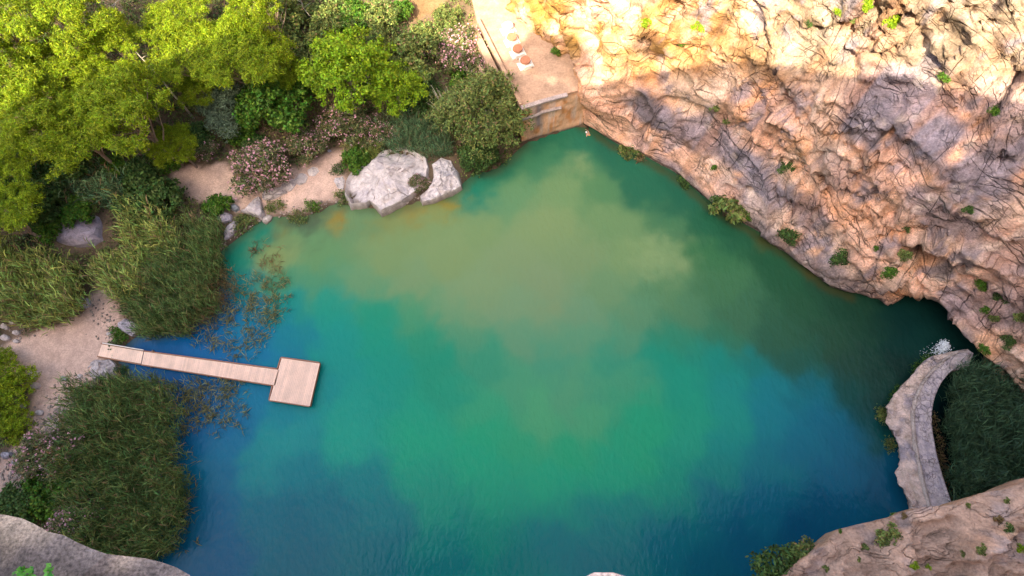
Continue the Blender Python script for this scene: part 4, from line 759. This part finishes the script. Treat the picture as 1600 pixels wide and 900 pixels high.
for pr, x, y, h, s_, l in [(d1, 243, 318, 1.5, 1.3, 'dark green bush at the left end of the upper sand'), (d1, 215, 275, 1.5, .9, 'dark bush under the wide rounded pine'), (d2_, 265, 245, 1.2, .7, 'fresh green bush at the corner of the upper sand'), (d2_, 335, 318, 1.2, .65, 'small green bush touching the lilac shore rock'),
  (d1, 100, 262, 1.5, 1.1, 'dark bush below the broad shaded pine'), (d1, 60, 300, 1.5, 1.1, 'dark bush near the left edge above the canes'), (d1, 58, 325, 1.5, .8, 'dark green bush left of the purple boulder'), (d2_, 115, 325, 1.4, .8, 'green bush behind the purple boulder'),
  (d1, 300, 215, 1.5, .8, 'dark bush between bare trunk foot and the small oleander'), (d2_, 375, 205, 1.3, .8, 'green bush under the grey green round one'), (d1, 395, 225, 1.2, .6, 'dark bush above the largest oleander'), (d1, 470, 120, 1.5, .9, 'dark bush left of the brightest yellow green tree'),
  (v1, 460, 25, 1.6, 1.2, 'olive scrub bush at the top beside the grey trunk'), (v1, 500, 75, 1.6, 1.3, 'olive scrub bush above the yellow green tree'), (v1, 520, 25, 1.6, 1.1, 'olive bush at the top middle of the scrub'), (d2_, 545, 20, 1.6, 1.0, 'green bush at the top beside the sunlit bare earth'),
  (v1, 598, 70, 1.6, .9, 'yellowish bush below the sunlit bare earth'), (v1, 640, 95, 2.0, 1.4, 'dull green bush between yellow green tree and oleanders'), (v1, 665, 55, 1.6, .9, 'bush at the right end of the sunlit bare earth'), (d1, 655, 150, 1.6, 1.0, 'dark bush between the yellow green trees and the twiggy tree'),
  (d2_, 555, 245, 1.2, .7, 'green bush at the left shoulder of the largest boulder'), (d1, 745, 245, 1.2, .9, 'dark bush at the waterline under the big lakeside tree'), (d2_, 728, 110, 1.8, .8, 'lit green bush beside the terrace steps'), (d2_, 60, 775, 1.4, .95, 'fresh green bush above the close rock ledge'), (d2_, 100, 760, 1.2, .8, 'green bush between the tall reeds and the left oleander'), (d1, 30, 790, 1.2, .8, 'dark bush at the edge of the close rock ledge'), (d1, 120, 720, .8, .6, 'dark bush at the left foot of the tall reed bed'),
  (d2_, 66, 350, 1.4, .7, 'green bush at the left end of the purple boulder'), (d1, 186, 316, 1.4, .5, 'dark bush above the right end of the purple boulder'), (v1, 138, 312, 1.3, .5, 'olive bush directly above the purple boulder'), (v1, 165, 405, 1.0, .55, 'small olive bush between the purple boulder and the narrow path'), (d1, 20, 295, 1.4, .8, 'dark bush under the dull brownish pine'), (d2_, 170, 262, 1.4, .8, 'green bush in the shade of the wide rounded pine'),
  (v1, 590, 28, 1.6, 1.0, 'scrub bush on the left side of the sunlit bare earth'), (v1, 700, 20, 1.6, .7, 'scrub bush between the sunlit bare earth and the terrace'), (d2_, 625, 5, 1.6, .6, 'green bush at the top edge above the sunlit bare earth'),
  (d1, 235, 640, .3, .01, '')]:
    if l: plant(pr, x, y, h, s_ * 1.25, l, 'bush', gb)
# the olive shrubs at the left edge (pine like, low)
pm = tree_proto('shrub', 'pine_needles', 2.2, 2.4, 1.8, 14, 6000, .26, .28, 30, 'stem', .08, flat=.7, lobe=.32, clump=300); M['pine_needles']
plant(pm, 10, 605, 1.5, 1.0, 'olive green shrub beside the sandy path at the left edge', 'shrub'); plant(pm, 12, 662, 1.5, .8, 'brownish green shrub below the first one at the left edge', 'shrub'); plant(pm, -12, 560, 1.5, .6, 'small shrub tip at the left edge of the sandy path', 'shrub')
# oleanders: leaves and pink blossom
def oleander(seed, fl):
    root = empty('oleander', (0, 0, 0)); cr, lb = crown_mesh('foliage', 'oleander_leaves', 1.9, 1.9, 14, 5000, .24, .28, seed, parent=root, z0=.4, lobe=.34, flat=.8, shell=.4)
    rng = np.random.default_rng(seed + 1); p, d = lobes_pts(lb, fl, rng, .95, .1); p = np.repeat(p, 3, 0) + rng.normal(size=(fl * 3, 3)) * .07; V, Fc = leaves(p, .12, .9, 1.2, rng); newmesh('blossoms', V, Fc, M['pink_petals'], root, uniform=4)
    m = MB()
    for k in range(9): th = k * .7; m.tube([(0, 0, -.2), (math.cos(th) * .5, math.sin(th) * .5, .9), (math.cos(th) * 1.1, math.sin(th) * 1.1, 1.8)], [.05, .035, .012], 5)
    m.build('stems', M['stem'], root); return root
l1, l2 = oleander(51, 190), oleander(52, 420)
go = 'pink flowering oleanders'
for pr, x, y, h, s_, l in [(l2, 410, 262, 1.3, 1.5, 'largest pink oleander standing on the upper sand'), (l1, 478, 228, 1.2, 1.05, 'oleander to the right of the one on the sand'), (l1, 545, 198, 1.2, 1.4, 'wide oleander below the yellow green tree'), (l1, 585, 205, 1.2, 1.0, 'oleander right of the wide one, above the reeds'), (l2, 722, 80, 1.6, 1.5, 'oleander with many lilac flowers beside the terrace steps'), (l2, 690, 60, 1.6, .9, 'small oleander at the head of the terrace steps'),
  (l1, 315, 232, 1.1, .9, 'sparse oleander left above the upper sand'), (l1, 80, 712, 1.2, 1.3, 'oleander on the rubble at the lower left'), (l2, 120, 815, 1.4, 1.1, 'pink oleander touching the close rock ledge'), (l1, 90, 830, 1.2, .8, 'lower oleander half behind the close rock ledge'), (l1, 650, 275, 2.0, .55, 'flowering oleander growing on the largest boulder'), (l1, 228, 238, 1.1, .7, 'oleander with few flowers under the wide pine'), (l1, 745, 125, 1.6, .8, 'oleander squeezed between terrace parapet and big tree')]:
    plant(pr, x, y, h, s_ * 1.12, l, 'oleander', go)
bpy.data.objects['oleander'].location.z += 0

# ------------------------------------------------------------------ undergrowth over the bank
n = 26000; rng = np.random.default_rng(77)
ux = rng.uniform(0, 1, n); px_ = rng.uniform(-60, 830, n); py_ = rng.uniform(-60, 880, n)
pts = np.array([P(a, b, 1.) for a, b in zip(px_, py_)]); gg = ground(pts[:, :2])
# follow the slope: one correction step along the ray
for _ in range(6):
    zz_ = gg; pts = np.array([P(a, b, c_) for a, b, c_ in zip(px_, py_, np.clip(zz_, 0, 30))]); gg = .5 * gg + .5 * ground(pts[:, :2])
ppx = np.c_[px_, py_]; ok = (gg > .12) & ~inside(pts[:, :2], behind)
for poly in SAND + ROCKPX:
    pg = np.array(poly, float); ok &= ~(inside(ppx, pg) | (seg_dist(ppx, pg) < 6))
pts = np.c_[pts[:, :2], gg][ok]; 
tp_ = np.array([P(x, y, TZ)[:2] for x, y in [(740, 10), (770, 90), (812, 170), (818, 224), (905, 200), (920, 120), (830, 0)]]); pts = pts[~inside(pts[:, :2], tp_)]
kk = fbm(np.c_[pts[:, :2], pts[:, 0] * 0] * .25, 3)
for nm, mt, sel, lab in [('undergrowth', 'dark_leaves', kk < .0, 'dark low undergrowth covering the wooded bank'), ('undergrowth', 'olive_leaves', kk >= .0, 'olive low scrub covering the wooded bank in patches')]:
    c0 = np.repeat(pts[sel], 9, 0); c0 = c0 + rng.normal(size=c0.shape) * [.28, .28, .16] + [0, 0, .25]; V, Fc = leaves(c0, .24, .5, .8, rng)
    tag(newmesh(nm, V, Fc, M[mt], uniform=4), lab, 'undergrowth', kind='stuff')

# ------------------------------------------------------------------ reeds and canes
def blades(base, hgt, lean, rng, w=.05, n=6, spread=.5, up0=.2, ll=.6):
    """stalks with long narrow leaves; every leaf a tapered two piece strip"""
    N_ = len(base) * n; b0 = np.repeat(base, n, 0); hh = np.repeat(hgt, n); t_ = rng.uniform(up0, 1, N_)
    ln = np.repeat(lean, n, 0); st_ = b0 + np.c_[ln[:, 0] * t_ ** 1.5, ln[:, 1] * t_ ** 1.5, hh * t_]
    th = rng.uniform(0, 6.28, N_); d = np.c_[np.cos(th) * spread, np.sin(th) * spread, rng.uniform(.3, 1.1, N_)] + np.c_[ln, ln[:, 0] * 0] * .35; d /= np.linalg.norm(d, axis=1)[:, None]
    L_ = ll * rng.uniform(.6, 1.3, N_); side = np.cross(d, np.c_[rng.normal(size=(N_, 2)), np.ones(N_)]); side /= np.linalg.norm(side, axis=1)[:, None] + 1e-9; side *= w * .5 * rng.uniform(.7, 1.3, N_)[:, None]
    mid_ = st_ + d * (L_ * .5)[:, None]; end = mid_ + (d - [0, 0, .55]) * (L_ * .5)[:, None]
    V = np.stack([st_ - side * .6, st_ + side * .6, mid_ + side, mid_ - side, end + side * .12, end - side * .12], 1).reshape(-1, 3); i = np.arange(N_)[:, None] * 6
    return V, np.vstack([i + [0, 1, 2, 3], i + [3, 2, 4, 5]])
def poly_pts(poly, z_, n, rng, wobble=8):
    a_ = np.array(poly, float); lo, hi = a_.min(0), a_.max(0); q = rng.uniform(lo, hi, (n * 4, 2)); w_ = np.c_[noise(np.c_[q * .03, q[:, :1] * 0]), noise(np.c_[q * .03 + 9, q[:, :1] * 0])] * wobble
    w_ += rng.normal(size=q.shape) * wobble * .5; q = q[inside(q + w_, a_)][:n]; p = np.array([P(x, y, z_) for x, y in q]); p[:, 2] = np.maximum(ground(p[:, :2]), -.1); return p
def reeds(name, poly, n, h, lean, matn, label, cat='reeds', w=.045, nb=6, spread=.36, seed=1, ll=.8, up0=.2, zb=0, stalk=True, jit=.25):
    rng = np.random.default_rng(seed); b_ = poly_pts(poly, zb + h * .55, int(n * 1.15), rng, 18); b_ = b_[noise(b_ * .8 + seed) * .6 + rng.normal(size=len(b_)) * .2 > -.34]; b_[:, :2] -= np.array(lean) * .45; b_[:, 2] = np.maximum(b_[:, 2], zb - .1) ; hg = h * rng.uniform(.65, 1.15, len(b_)) * (1 + .45 * noise(b_ * .55) + .3 * noise(b_ * 1.3 + 7)); ln = np.array(lean) + rng.normal(size=(len(b_), 2)) * jit
    V, Fc = blades(b_, hg, ln, rng, w, nb, spread, up0, ll)
    o = newmesh(name, V, Fc, M[matn], uniform=4); tag(o, label, cat, kind='stuff'); return o
reeds('reed_bed', [(112, 640), (120, 606), (160, 592), (205, 588), (262, 600), (272, 640), (275, 700), (288, 750), (292, 800), (262, 850), (225, 895), (150, 905), (115, 870), (108, 800), (105, 720)], 6800, 2.6, (-.25, .35), 'reed_leaves', 'large dense dark reed bed left of the open water, below the pontoon', seed=3, w=.05, ll=.85)
reeds('reed_bed', [(205, 500), (205, 460), (235, 420), (270, 390), (300, 350), (345, 345), (350, 380), (330, 420), (335, 460), (300, 500), (260, 525), (228, 522)], 3800, 2.5, (-.5, .5), 'reed_leaves', 'dense reed bed on the shore above the pontoon', seed=4, ll=.8)
reeds('reed_bed', [(285, 440), (330, 410), (365, 425), (370, 450), (330, 500), (290, 520), (270, 500)], 900, 1.4, (-.2, .3), 'dry_leaves', 'brownish thinner reeds at the water edge of the upper reed bed', seed=5, ll=.5, nb=4)
reeds('reed_bed', [(1500, 568), (1540, 580), (1590, 630), (1650, 690), (1760, 790), (1640, 850), (1530, 850), (1510, 800), (1496, 750), (1485, 700), (1481, 650), (1492, 608)], 9500, 2.5, (-.1, .4), 'dark_reed_leaves', 'very dark green reeds filling the pool behind the weir', seed=6, w=.05, ll=1.0)
reeds('reed_bed', [(600, 235), (620, 205), (655, 190), (700, 205), (705, 235), (680, 245), (640, 232), (600, 236)], 1500, 1.8, (-.2, .3), 'blue_reed_leaves', 'blue green reeds behind the two pale boulders', seed=7)
reeds('grass_tuft', [(545, 262), (540, 238), (570, 225), (600, 228), (590, 245), (570, 262)], 500, 1.1, (.1, .2), 'cane_leaves', 'yellow green grass beside the left side of the largest boulder', 'grass', seed=8, ll=.6)
def cane(name, poly, n, h, lean, label, seed, matn='cane_leaves', nb=9, ll=.9):
    return reeds(name, poly, n, h, lean, matn, label, 'canes', w=.075, nb=nb, spread=.55, seed=seed, ll=ll, up0=.35, zb=.8, jit=.35)
cane('cane_thicket', [(-30, 410), (20, 402), (60, 412), (115, 425), (132, 445), (120, 470), (95, 500), (50, 510), (-10, 490), (-40, 450)], 1300, 3.2, (-1.1, .9), 'leaning cane thicket at the left edge above the wide path', 21)
cane('cane_thicket', [(165, 418), (185, 398), (215, 405), (235, 430), (215, 455), (190, 470), (172, 455), (165, 435)], 560, 3.0, (-1.2, .9), 'yellow green canes fanning over the narrow path', 22)
cane('cane_thicket', [(200, 352), (220, 325), (260, 345), (285, 380), (260, 400), (225, 395), (205, 380)], 600, 3.0, (-1.0, .9), 'canes between the purple boulder and the dark bush', 23)
cane('cane_thicket', [(40, 315), (90, 285), (150, 280), (160, 300), (120, 318), (70, 335)], 520, 2.6, (-.8, .8), 'pale canes above the purple boulder', 24, 'blue_reed_leaves')
cane('cane_thicket', [(150, 300), (200, 280), (215, 300), (190, 330), (160, 325)], 260, 2.4, (-.8, .6), 'small cane clump below the shaded pines', 25, 'blue_reed_leaves')
def sprigs(name, poly, n, label, seed, matn='oleander_leaves', k=8, size=.26, wob=30):
    rng = np.random.default_rng(seed); p = poly_pts(poly, .05, n, rng, wob); kp = noise(p * .9 + seed) * .5 + rng.normal(size=len(p)) * .35 > -.05; p = p[kp]; k = max(2, k - 3); c0 = np.repeat(p, k, 0) + rng.normal(size=(len(p) * k, 3)) * [.20, .20, .05]; c0[:, 2] = np.abs(c0[:, 2]) + .05
    V, Fc = leaves(c0[::3], size, .28, .9, rng); p[:, 2] = 0; V2, F2 = blades(p, rng.uniform(.15, .5, len(p)), rng.normal(size=(len(p), 2)) * .3, rng, .05, 5, 1.1, .0, .62); V2[:, 2] = np.maximum(V2[:, 2], .02)
    o = newmesh(name, np.vstack([V, V2]), np.vstack([Fc, F2 + len(V)]), M[matn], uniform=4); tag(o, label, 'water plants', kind='stuff'); return o
M['float_leaves'] = mat('float_leaves', (.17, .17, .06), .6, island=(.4, 1.7, .05), transl=.2)
sprigs('water_plants', [(352, 440), (385, 430), (440, 432), (455, 455), (440, 490), (425, 515), (405, 545), (380, 560), (360, 545), (370, 510), (350, 480)], 420, 'floating olive plants off the upper reed bed', 31, 'float_leaves')
sprigs('water_plants', [(300, 520), (340, 490), (370, 500), (365, 535), (330, 545), (300, 540)], 90, 'scattered floating leaves just above the pontoon walkway', 32, 'float_leaves', 4)
sprigs('water_plants', [(268, 590), (310, 592), (360, 600), (388, 612), (380, 640), (345, 660), (300, 668), (278, 680), (272, 640)], 420, 'floating olive plants below the pontoon beside the dense reeds', 33, 'float_leaves')
sprigs('water_plants', [(290, 690), (305, 700), (308, 820), (270, 870), (285, 800)], 45, 'few floating leaves at the edge of the big reed bed', 34, 'float_leaves', 4)
sprigs('water_plants', [(395, 385), (425, 380), (440, 420), (410, 430)], 60, 'pale drowned weeds off the shore near the long whitish rock', 35, 'dry_leaves', 4)
# grassy fringes
def fringe(name, poly, n, label, seed, matn='olive_leaves', size=.22, k=9, hh=.25, zb=.3):
    rng = np.random.default_rng(seed); p = poly_pts(poly, zb, n, rng, 6); c0 = np.repeat(p, k, 0) + rng.normal(size=(len(p) * k, 3)) * [.16, .16, hh * .5] + [0, 0, hh]; V, Fc = leaves(c0, size, .35, .6, rng); o = newmesh(name, V, Fc, M[matn], uniform=4); tag(o, label, 'plants', kind='stuff'); return o
fringe('shore_plants', [(412, 318), (440, 314), (446, 326), (418, 332)], 60, 'green plants between the triangular slab and the reddish bank', 41)
fringe('shore_plants', [(450, 335), (475, 325), (480, 342), (460, 350)], 60, 'rusty green plants at the waterline of the reddish bank', 42)
fringe('shore_plants', [(474, 320), (498, 315), (500, 328), (480, 332)], 45, 'green tuft at the end of the reddish bank', 43, 'green_leaves')
fringe('shore_plants', [(518, 262), (540, 260), (541, 272), (522, 273)], 40, 'dark green tuft on top of the small white boulder', 44, 'dark_leaves', zb=.6)
fringe('shore_plants', [(520, 300), (540, 300), (544, 320), (530, 316)], 50, 'green plants at the left foot of the largest boulder', 45)
fringe('shore_plants', [(376, 332), (392, 336), (402, 345), (385, 350), (374, 360), (366, 372), (362, 366)], 80, 'mossy plants between the whitish rock and triangular slab', 46)
fringe('shore_plants', [(176, 512), (190, 512), (200, 530), (182, 536)], 70, 'green plants at the foot of the grey boulder above the pontoon', 47, 'green_leaves')
fringe('shore_plants', [(182, 575), (196, 572), (200, 592), (186, 592)], 45, 'dark plants between mottled boulder and the pontoon', 48, 'dark_leaves')
fringe('weir_moss', [(1427, 578), (1450, 560), (1478, 543), (1486, 548), (1460, 562), (1436, 585)], 170, 'bright green plants along the fall side of the weir', 49, 'green_leaves', zb=.8, size=.15, hh=.12)
fringe('weir_moss', [(1400, 612), (1412, 600), (1418, 606), (1406, 622), (1396, 626)], 60, 'green patch on the lake edge of the weir near its bend', 50, 'green_leaves', zb=.9, size=.15, hh=.12)
fringe('weir_moss', [(1378, 640), (1392, 636), (1394, 656), (1384, 664)], 70, 'olive tuft at the outermost point of the weir', 51, zb=.9, size=.17)
fringe('weir_moss', [(1392, 684), (1404, 684), (1408, 700), (1398, 704)], 50, 'olive tuft lower on the lake edge of the weir', 52, zb=.9, size=.17)
fringe('pool_edge_plants', [(1462, 640), (1470, 640), (1484, 720), (1502, 790), (1492, 790), (1472, 720)], 130, 'rusty plants between weir walkway and pool reeds', 53, 'dry_leaves', zb=.8)

# ------------------------------------------------------------------ shrubs rooted on the rock faces
def tuft(seed, matn, R=.6, n=600, size=.17):
    root = empty('shrub', (0, 0, 0)); crown_mesh('foliage', matn, R, R * .9, 7, n, size, .4, seed, parent=root, z0=.0, lobe=.42, flat=.9, shell=.2, under=.7)
    m = MB()
    for k in range(5): th = k * 1.26; m.tube([(0, 0, -.25), (math.cos(th) * R * .4, math.sin(th) * R * .4, R * .5)], [.03, .01], 5)
    m.build('stems', M['stem'], root); return root
T = {'d': tuft(61, 'dark_leaves'), 'g': tuft(62, 'green_leaves'), 'o': tuft(63, 'olive_leaves'), 'y': tuft(64, 'yellow_leaves'), 'b': tuft(65, 'dry_leaves')}
for k_, v_ in T.items(): v_.name = 'shrub'
def onrock(x, y, b_):
    d = ROT @ np.array([x - 800., 450. - y, -F]); r = b_.ray_cast(Vector((0, 0, H)), Vector(d).normalized()); return np.array(r[0]) if r[0] else None
for t_, x, y, s_, l in [('d', 903, 190, 1.1, 'dark shrub in the corner where the wall meets the cliff at the water'), ('o', 985, 236, 2.3, 'straggly olive shrub hanging over the water near the swimmer'), ('b', 1000, 249, 1.9, 'dry hanging grass tuft just below the straggly olive shrub'), ('d', 1072, 285, 1.6, 'dark shrub at the waterline above the biggest waterside bush'), ('o', 1135, 328, 3.1, 'biggest shrub at the foot of the cliff over the water'), ('d', 1122, 312, 1.3, 'dark shrub joined to the upper side of the biggest waterside one'), ('g', 1165, 338, .8, 'green shrub right of the biggest waterside one'),
  ('d', 1234, 370, 1.7, 'green shrub on the lower cliff, third along the waterline'), ('d', 1312, 402, 1.5, 'upright green shrub low on the cliff above a pale step'), ('g', 1388, 425, 1.15, 'bright green shrub alone on the lower cliff'), ('g', 1368, 385, .5, 'tiny green plant right above the two lower cliff shrubs'), ('o', 1412, 398, 1.1, 'faded olive shrub above the bright green one'), ('d', 1415, 355, .6, 'small shrub in the middle of the orange face'), ('g', 1405, 468, .9, 'green shrub near the overhang above the cave water'),
  ('g', 1115, 260, .6, 'small bright plant on the smooth pink band'), ('d', 1225, 260, 1.3, 'dark shrub on the diagonal grey stain'), ('o', 1115, 168, .8, 'olive shrub at the top of the diagonal grey stain'), ('o', 1135, 188, .7, 'olive tuft just below the top of the grey stain'), ('d', 1510, 325, .7, 'dark shrub on the right purple stain'), ('g', 1530, 445, .9, 'green shrub right on the orange patch'), ('d', 1560, 462, 1.2, 'dark shrub at the right edge above the pool'), ('g', 1540, 482, .8, 'green shrub below the right edge pair'), ('o', 1552, 495, .8, 'olive shrub lowest of the right edge cluster'), ('o', 1590, 492, .9, 'olive shrub at the right frame edge'), ('d', 1570, 532, 1.1, 'dark shrub above the cave roof at the right'), ('g', 1535, 545, .9, 'plant beneath the rock overhang by the pool'), ('b', 1548, 565, 1.0, 'rusty plant in the hollow beside the pool'),
  ('y', 1392, 35, 1.2, 'yellow green shrub high on the sunlit rock'), ('y', 1352, 8, .9, 'yellow tuft at the top edge of the sunlit rock'), ('y', 1310, 18, .7, 'small yellow plant left of the highest tuft'), ('g', 1474, 122, .8, 'bright green plant on the shade line'), ('g', 1552, 175, .8, 'green plant just inside the shade at the right'), ('y', 1010, 34, 1.0, 'yellow shrub on the golden face'), ('y', 1090, 42, 1.0, 'olive yellow shrub in the crack of the golden face'), ('g', 1068, 68, .9, 'green strip plant in the golden face'), ('g', 868, 80, .9, 'dark green shrub in the shadow behind the terrace'), ('d', 1265, 35, .9, 'dark shrub on the pale rock at the top'), ('o', 1330, 30, .6, 'tiny olive plant between the top yellow ones')]:
    q = hit(x, y + 3)
    if q is not None: plant(T[t_], x, y, 0, s_, l, 'shrub', 'shrubs growing on the cliff', on=q)
for t_, x, y, s_, l in [('o', 1385, 838, 2.0, 'biggest olive bush on the near rock shoulder'), ('o', 1352, 855, .8, 'olive tuft at the lower left of the shoulder bush'), ('y', 1395, 802, .7, 'yellowish shrub on the rim of the shoulder over the water'), ('b', 1412, 806, .5, 'brown tuft on the rim beside the yellowish shrub'), ('g', 1312, 830, .35, 'tiny shrub at the left rim of the shoulder'), ('d', 1215, 872, 3.0, 'dark leafy shrub hanging off the shoulder over the water'), ('o', 1250, 858, 2.6, 'spindly light shrub on the rim left of the shoulder'), ('d', 1196, 893, 2.8, 'darkest shrub at the bottom edge of the shoulder'), ('g', 1268, 852, .6, 'green shrub tip beside the spindly one'),
  ('y', 1428, 884, .6, 'bright yellow green plant at the bottom of the shoulder'), ('y', 1450, 886, .4, 'small yellow plant right of the bottom bright one'), ('o', 1290, 888, .6, 'olive tuft at the bottom left of the shoulder'), ('o', 1342, 874, .4, 'tiny tuft in the middle of the shoulder'), ('o', 1512, 790, .4, 'small bush on the rim above the reed pool'), ('d', 1576, 828, .8, 'dark bush at the right side of the shoulder'), ('o', 1532, 858, .8, 'olive bush low at the right of the shoulder'), ('o', 1505, 866, .6, 'olive bush left of the low right one'), ('y', 1595, 858, .7, 'yellow green bush at the right frame edge of the shoulder'), ('b', 1560, 812, .7, 'dry patch plant between the rim and dark bush'), ('o', 1572, 782, .5, 'small olive plant near the rim at the far right')]:
    q = onrock(x, y, slope_bvh)
    if q is None or q[2] < 10: q = P(x, y + 6, 14.6)
    if q is not None: plant(T[t_], x, y, 0, s_ * .62, l, 'shrub', 'shrubs growing on the near shoulder', on=q)
# sprout on the close ledge
for x, y, l in [(34, 893, 'left tiny green sprout on the close rock ledge'), (47, 897, 'middle tiny green sprout on the close rock ledge'), (74, 892, 'right tiny green sprout on the close rock ledge')]:
    p = P(x, y, 44.9); rng = np.random.default_rng(x); c0 = p + rng.normal(size=(16, 3)) * [.03, .03, .02]; V, Fc = leaves(c0 - p, .05, .7, 1, rng); o = newmesh('sprout', V, Fc, M['sprout_leaves'], uniform=4); o.location = p; tag(o, l, 'plant', 'sprouts on the close ledge')
# trees on the canyon ridge behind (they throw the round shadows on the sunlit rock)
for x, y, s_, l in [(845, 78, .85, 'dense tree on the canyon ridge behind the viewpoint, westmost'), (892, 88, .8, 'dense tree on the canyon ridge behind the viewpoint, middle one'), (1018, 66, .42, 'small dense tree on the canyon ridge behind the viewpoint, eastmost')]:
    q = hit(x, y) if x > 1000 else P(x, y, TZ + 1)
    if q is not None:
        k_ = (q[1] - YR) / SUN[1]; w_ = q - SUN * k_; plant(o1, 0, 0, 0, s_, l, 'broadleaf tree', on=np.array([w_[0], w_[1], w_[2] - 4.5 * s_]))

# ------------------------------------------------------------------ swimmer
def swimmer(px_, py_):
    c0 = P(px_, py_, 0); root = empty('person', (c0[0], c0[1], 0)); tag(root, 'person swimming near the wall corner in a yellow top', 'person')
    J = {'pel': ((.55, 0, -.22), .13), 'waist': ((.38, 0, -.14), .12), 'chest': ((.15, 0, -.04), .15), 'neck': ((-.03, 0, .04), .06), 'head': ((-.15, 0, .10), .10), 'crown': ((-.22, 0, .13), .085),
         'sl': ((.03, .19, -.01), .065), 'el': ((-.22, .34, -.03), .045), 'hl': ((-.48, .30, -.02), .032), 'fl': ((-.6, .27, -.02), .02), 'sr': ((.03, -.19, -.01), .065), 'er': ((.22, -.42, -.06), .045), 'hr': ((.42, -.52, -.1), .032), 'fr': ((.52, -.56, -.12), .02),
         'hpl': ((.66, .1, -.26), .095), 'kl': ((1.05, .17, -.30), .065), 'al': ((1.45, .2, -.38), .04), 'tl': ((1.62, .2, -.42), .03), 'hpr': ((.66, -.1, -.26), .095), 'kr': ((1.05, -.2, -.38), .065), 'ar': ((1.4, -.22, -.5), .04), 'tr': ((1.56, -.22, -.56), .03)}
    E = [('pel', 'waist'), ('waist', 'chest'), ('chest', 'neck'), ('neck', 'head'), ('head', 'crown'), ('chest', 'sl'), ('sl', 'el'), ('el', 'hl'), ('hl', 'fl'), ('chest', 'sr'), ('sr', 'er'), ('er', 'hr'), ('hr', 'fr'), ('pel', 'hpl'), ('hpl', 'kl'), ('kl', 'al'), ('al', 'tl'), ('pel', 'hpr'), ('hpr', 'kr'), ('kr', 'ar'), ('ar', 'tr')]
    def skin(name, J, E, mt, grow=0):
        ks = list(J); me = bpy.data.meshes.new(name); me.from_pydata([J[k][0] for k in ks], [(ks.index(a), ks.index(b)) for a, b in E], []); o = bpy.data.objects.new(name, me); COL.objects.link(o); o.parent = root
        sk = o.modifiers.new('skin', 'SKIN'); 
        for i, k in enumerate(ks): me.skin_vertices[0].data[i].radius = (J[k][1] + grow,) * 2
        me.skin_vertices[0].data[0].use_root = True; sb = o.modifiers.new('sub', 'SUBSURF'); sb.levels = sb.render_levels = 2; me.materials.append(M[mt]); return o
    skin('body', J, E, 'skin'); skin('swim_top', {k: J[k] for k in ('waist', 'chest')}, [('waist', 'chest')], 'vest', .022)
    m = MB(); V = []; Fc = []
    for i in range(6):
        a_ = i / 5 * 1.45
        for k in range(12): t_ = k / 12 * 6.283; V.append((-.19 - .105 * math.sin(math.pi / 2 - a_) * 0 - .12 * math.cos(a_) * .35 + .0, 0, 0)); V[-1] = (-.17 + .12 * math.cos(t_) * math.cos(a_), .12 * math.sin(t_) * math.cos(a_), .115 + .10 * math.sin(a_))
    for i in range(5):
        for k in range(12): Fc.append((i * 12 + k, i * 12 + (k + 1) % 12, (i + 1) * 12 + (k + 1) % 12, (i + 1) * 12 + k))
    m.add(V, Fc + [tuple(range(60, 72))]); m.build('swim_cap', M['cap'], root, True)
    root.rotation_euler = (0, 0, -.7); root.scale = (1.0,) * 3
swimmer(918, 209)

# ------------------------------------------------------------------ loose stones at the waterline
def pebbles(name, line, n, size, spread_, label, seed):
    rng = np.random.default_rng(seed); s = np.r_[0, np.cumsum(np.linalg.norm(np.diff(line, axis=0), axis=1))]; t_ = rng.uniform(0, s[-1], n)
    q = np.c_[np.interp(t_, s, line[:, 0]), np.interp(t_, s, line[:, 1])] + rng.normal(size=(n, 2)) * spread_; z_ = ground(q); kp = z_ > .03; q = q[kp]; z_ = z_[kp]; n = len(q)
    base = np.array([[math.cos(k * 1.047) * .5, math.sin(k * 1.047) * .5, -.2] for k in range(6)] + [[math.cos(k * 1.047 + .3) * .38, math.sin(k * 1.047 + .3) * .38, .18] for k in range(6)]); VV = []; CC = []
    for p, zq in zip(q, z_):
        sc = size * rng.uniform(.4, 1.0) ** 1.5 * 1.4; a_ = rng.uniform(0, 6.28); v = base * rng.uniform(.75, 1.25, base.shape) * [sc, sc * rng.uniform(.6, 1), sc * .8]; v = np.c_[v[:, 0] * math.cos(a_) - v[:, 1] * math.sin(a_), v[:, 0] * math.sin(a_) + v[:, 1] * math.cos(a_), v[:, 2]] + [p[0], p[1], zq + .03]; VV.append(v); CC.append(np.tile(np.array([.36, .29, .24]) * rng.uniform(.4, 1.2), (12, 1)))
    Fq = []
    for i in range(n):
        o_ = i * 12; Fq += [(o_ + k, o_ + (k + 1) % 6, o_ + 6 + (k + 1) % 6, o_ + 6 + k) for k in range(6)] + [tuple(o_ + 6 + k for k in range(6))]
    o = newmesh(name, np.vstack(VV), Fq, M['weir'], col=np.vstack(CC)); tag(o, label, 'gravel', kind='stuff')
pebbles('gravel', bank[5:20], 500, .22, .5, 'loose stones along the far sandy shore', 1)
pebbles('gravel', np.array([P(x, y, .3)[:2] for x, y in [(150, 600), (120, 620), (100, 650), (80, 690), (60, 720), (30, 760)]]), 900, .28, .85, 'rubble on the path at the lower left', 2)
pebbles('gravel', np.array([P(x, y, .3)[:2] for x, y in [(0, 545), (60, 515), (110, 495), (140, 470), (165, 500), (170, 540)]]), 260, .22, .5, 'pebbles along the edge of the sandy path', 3)
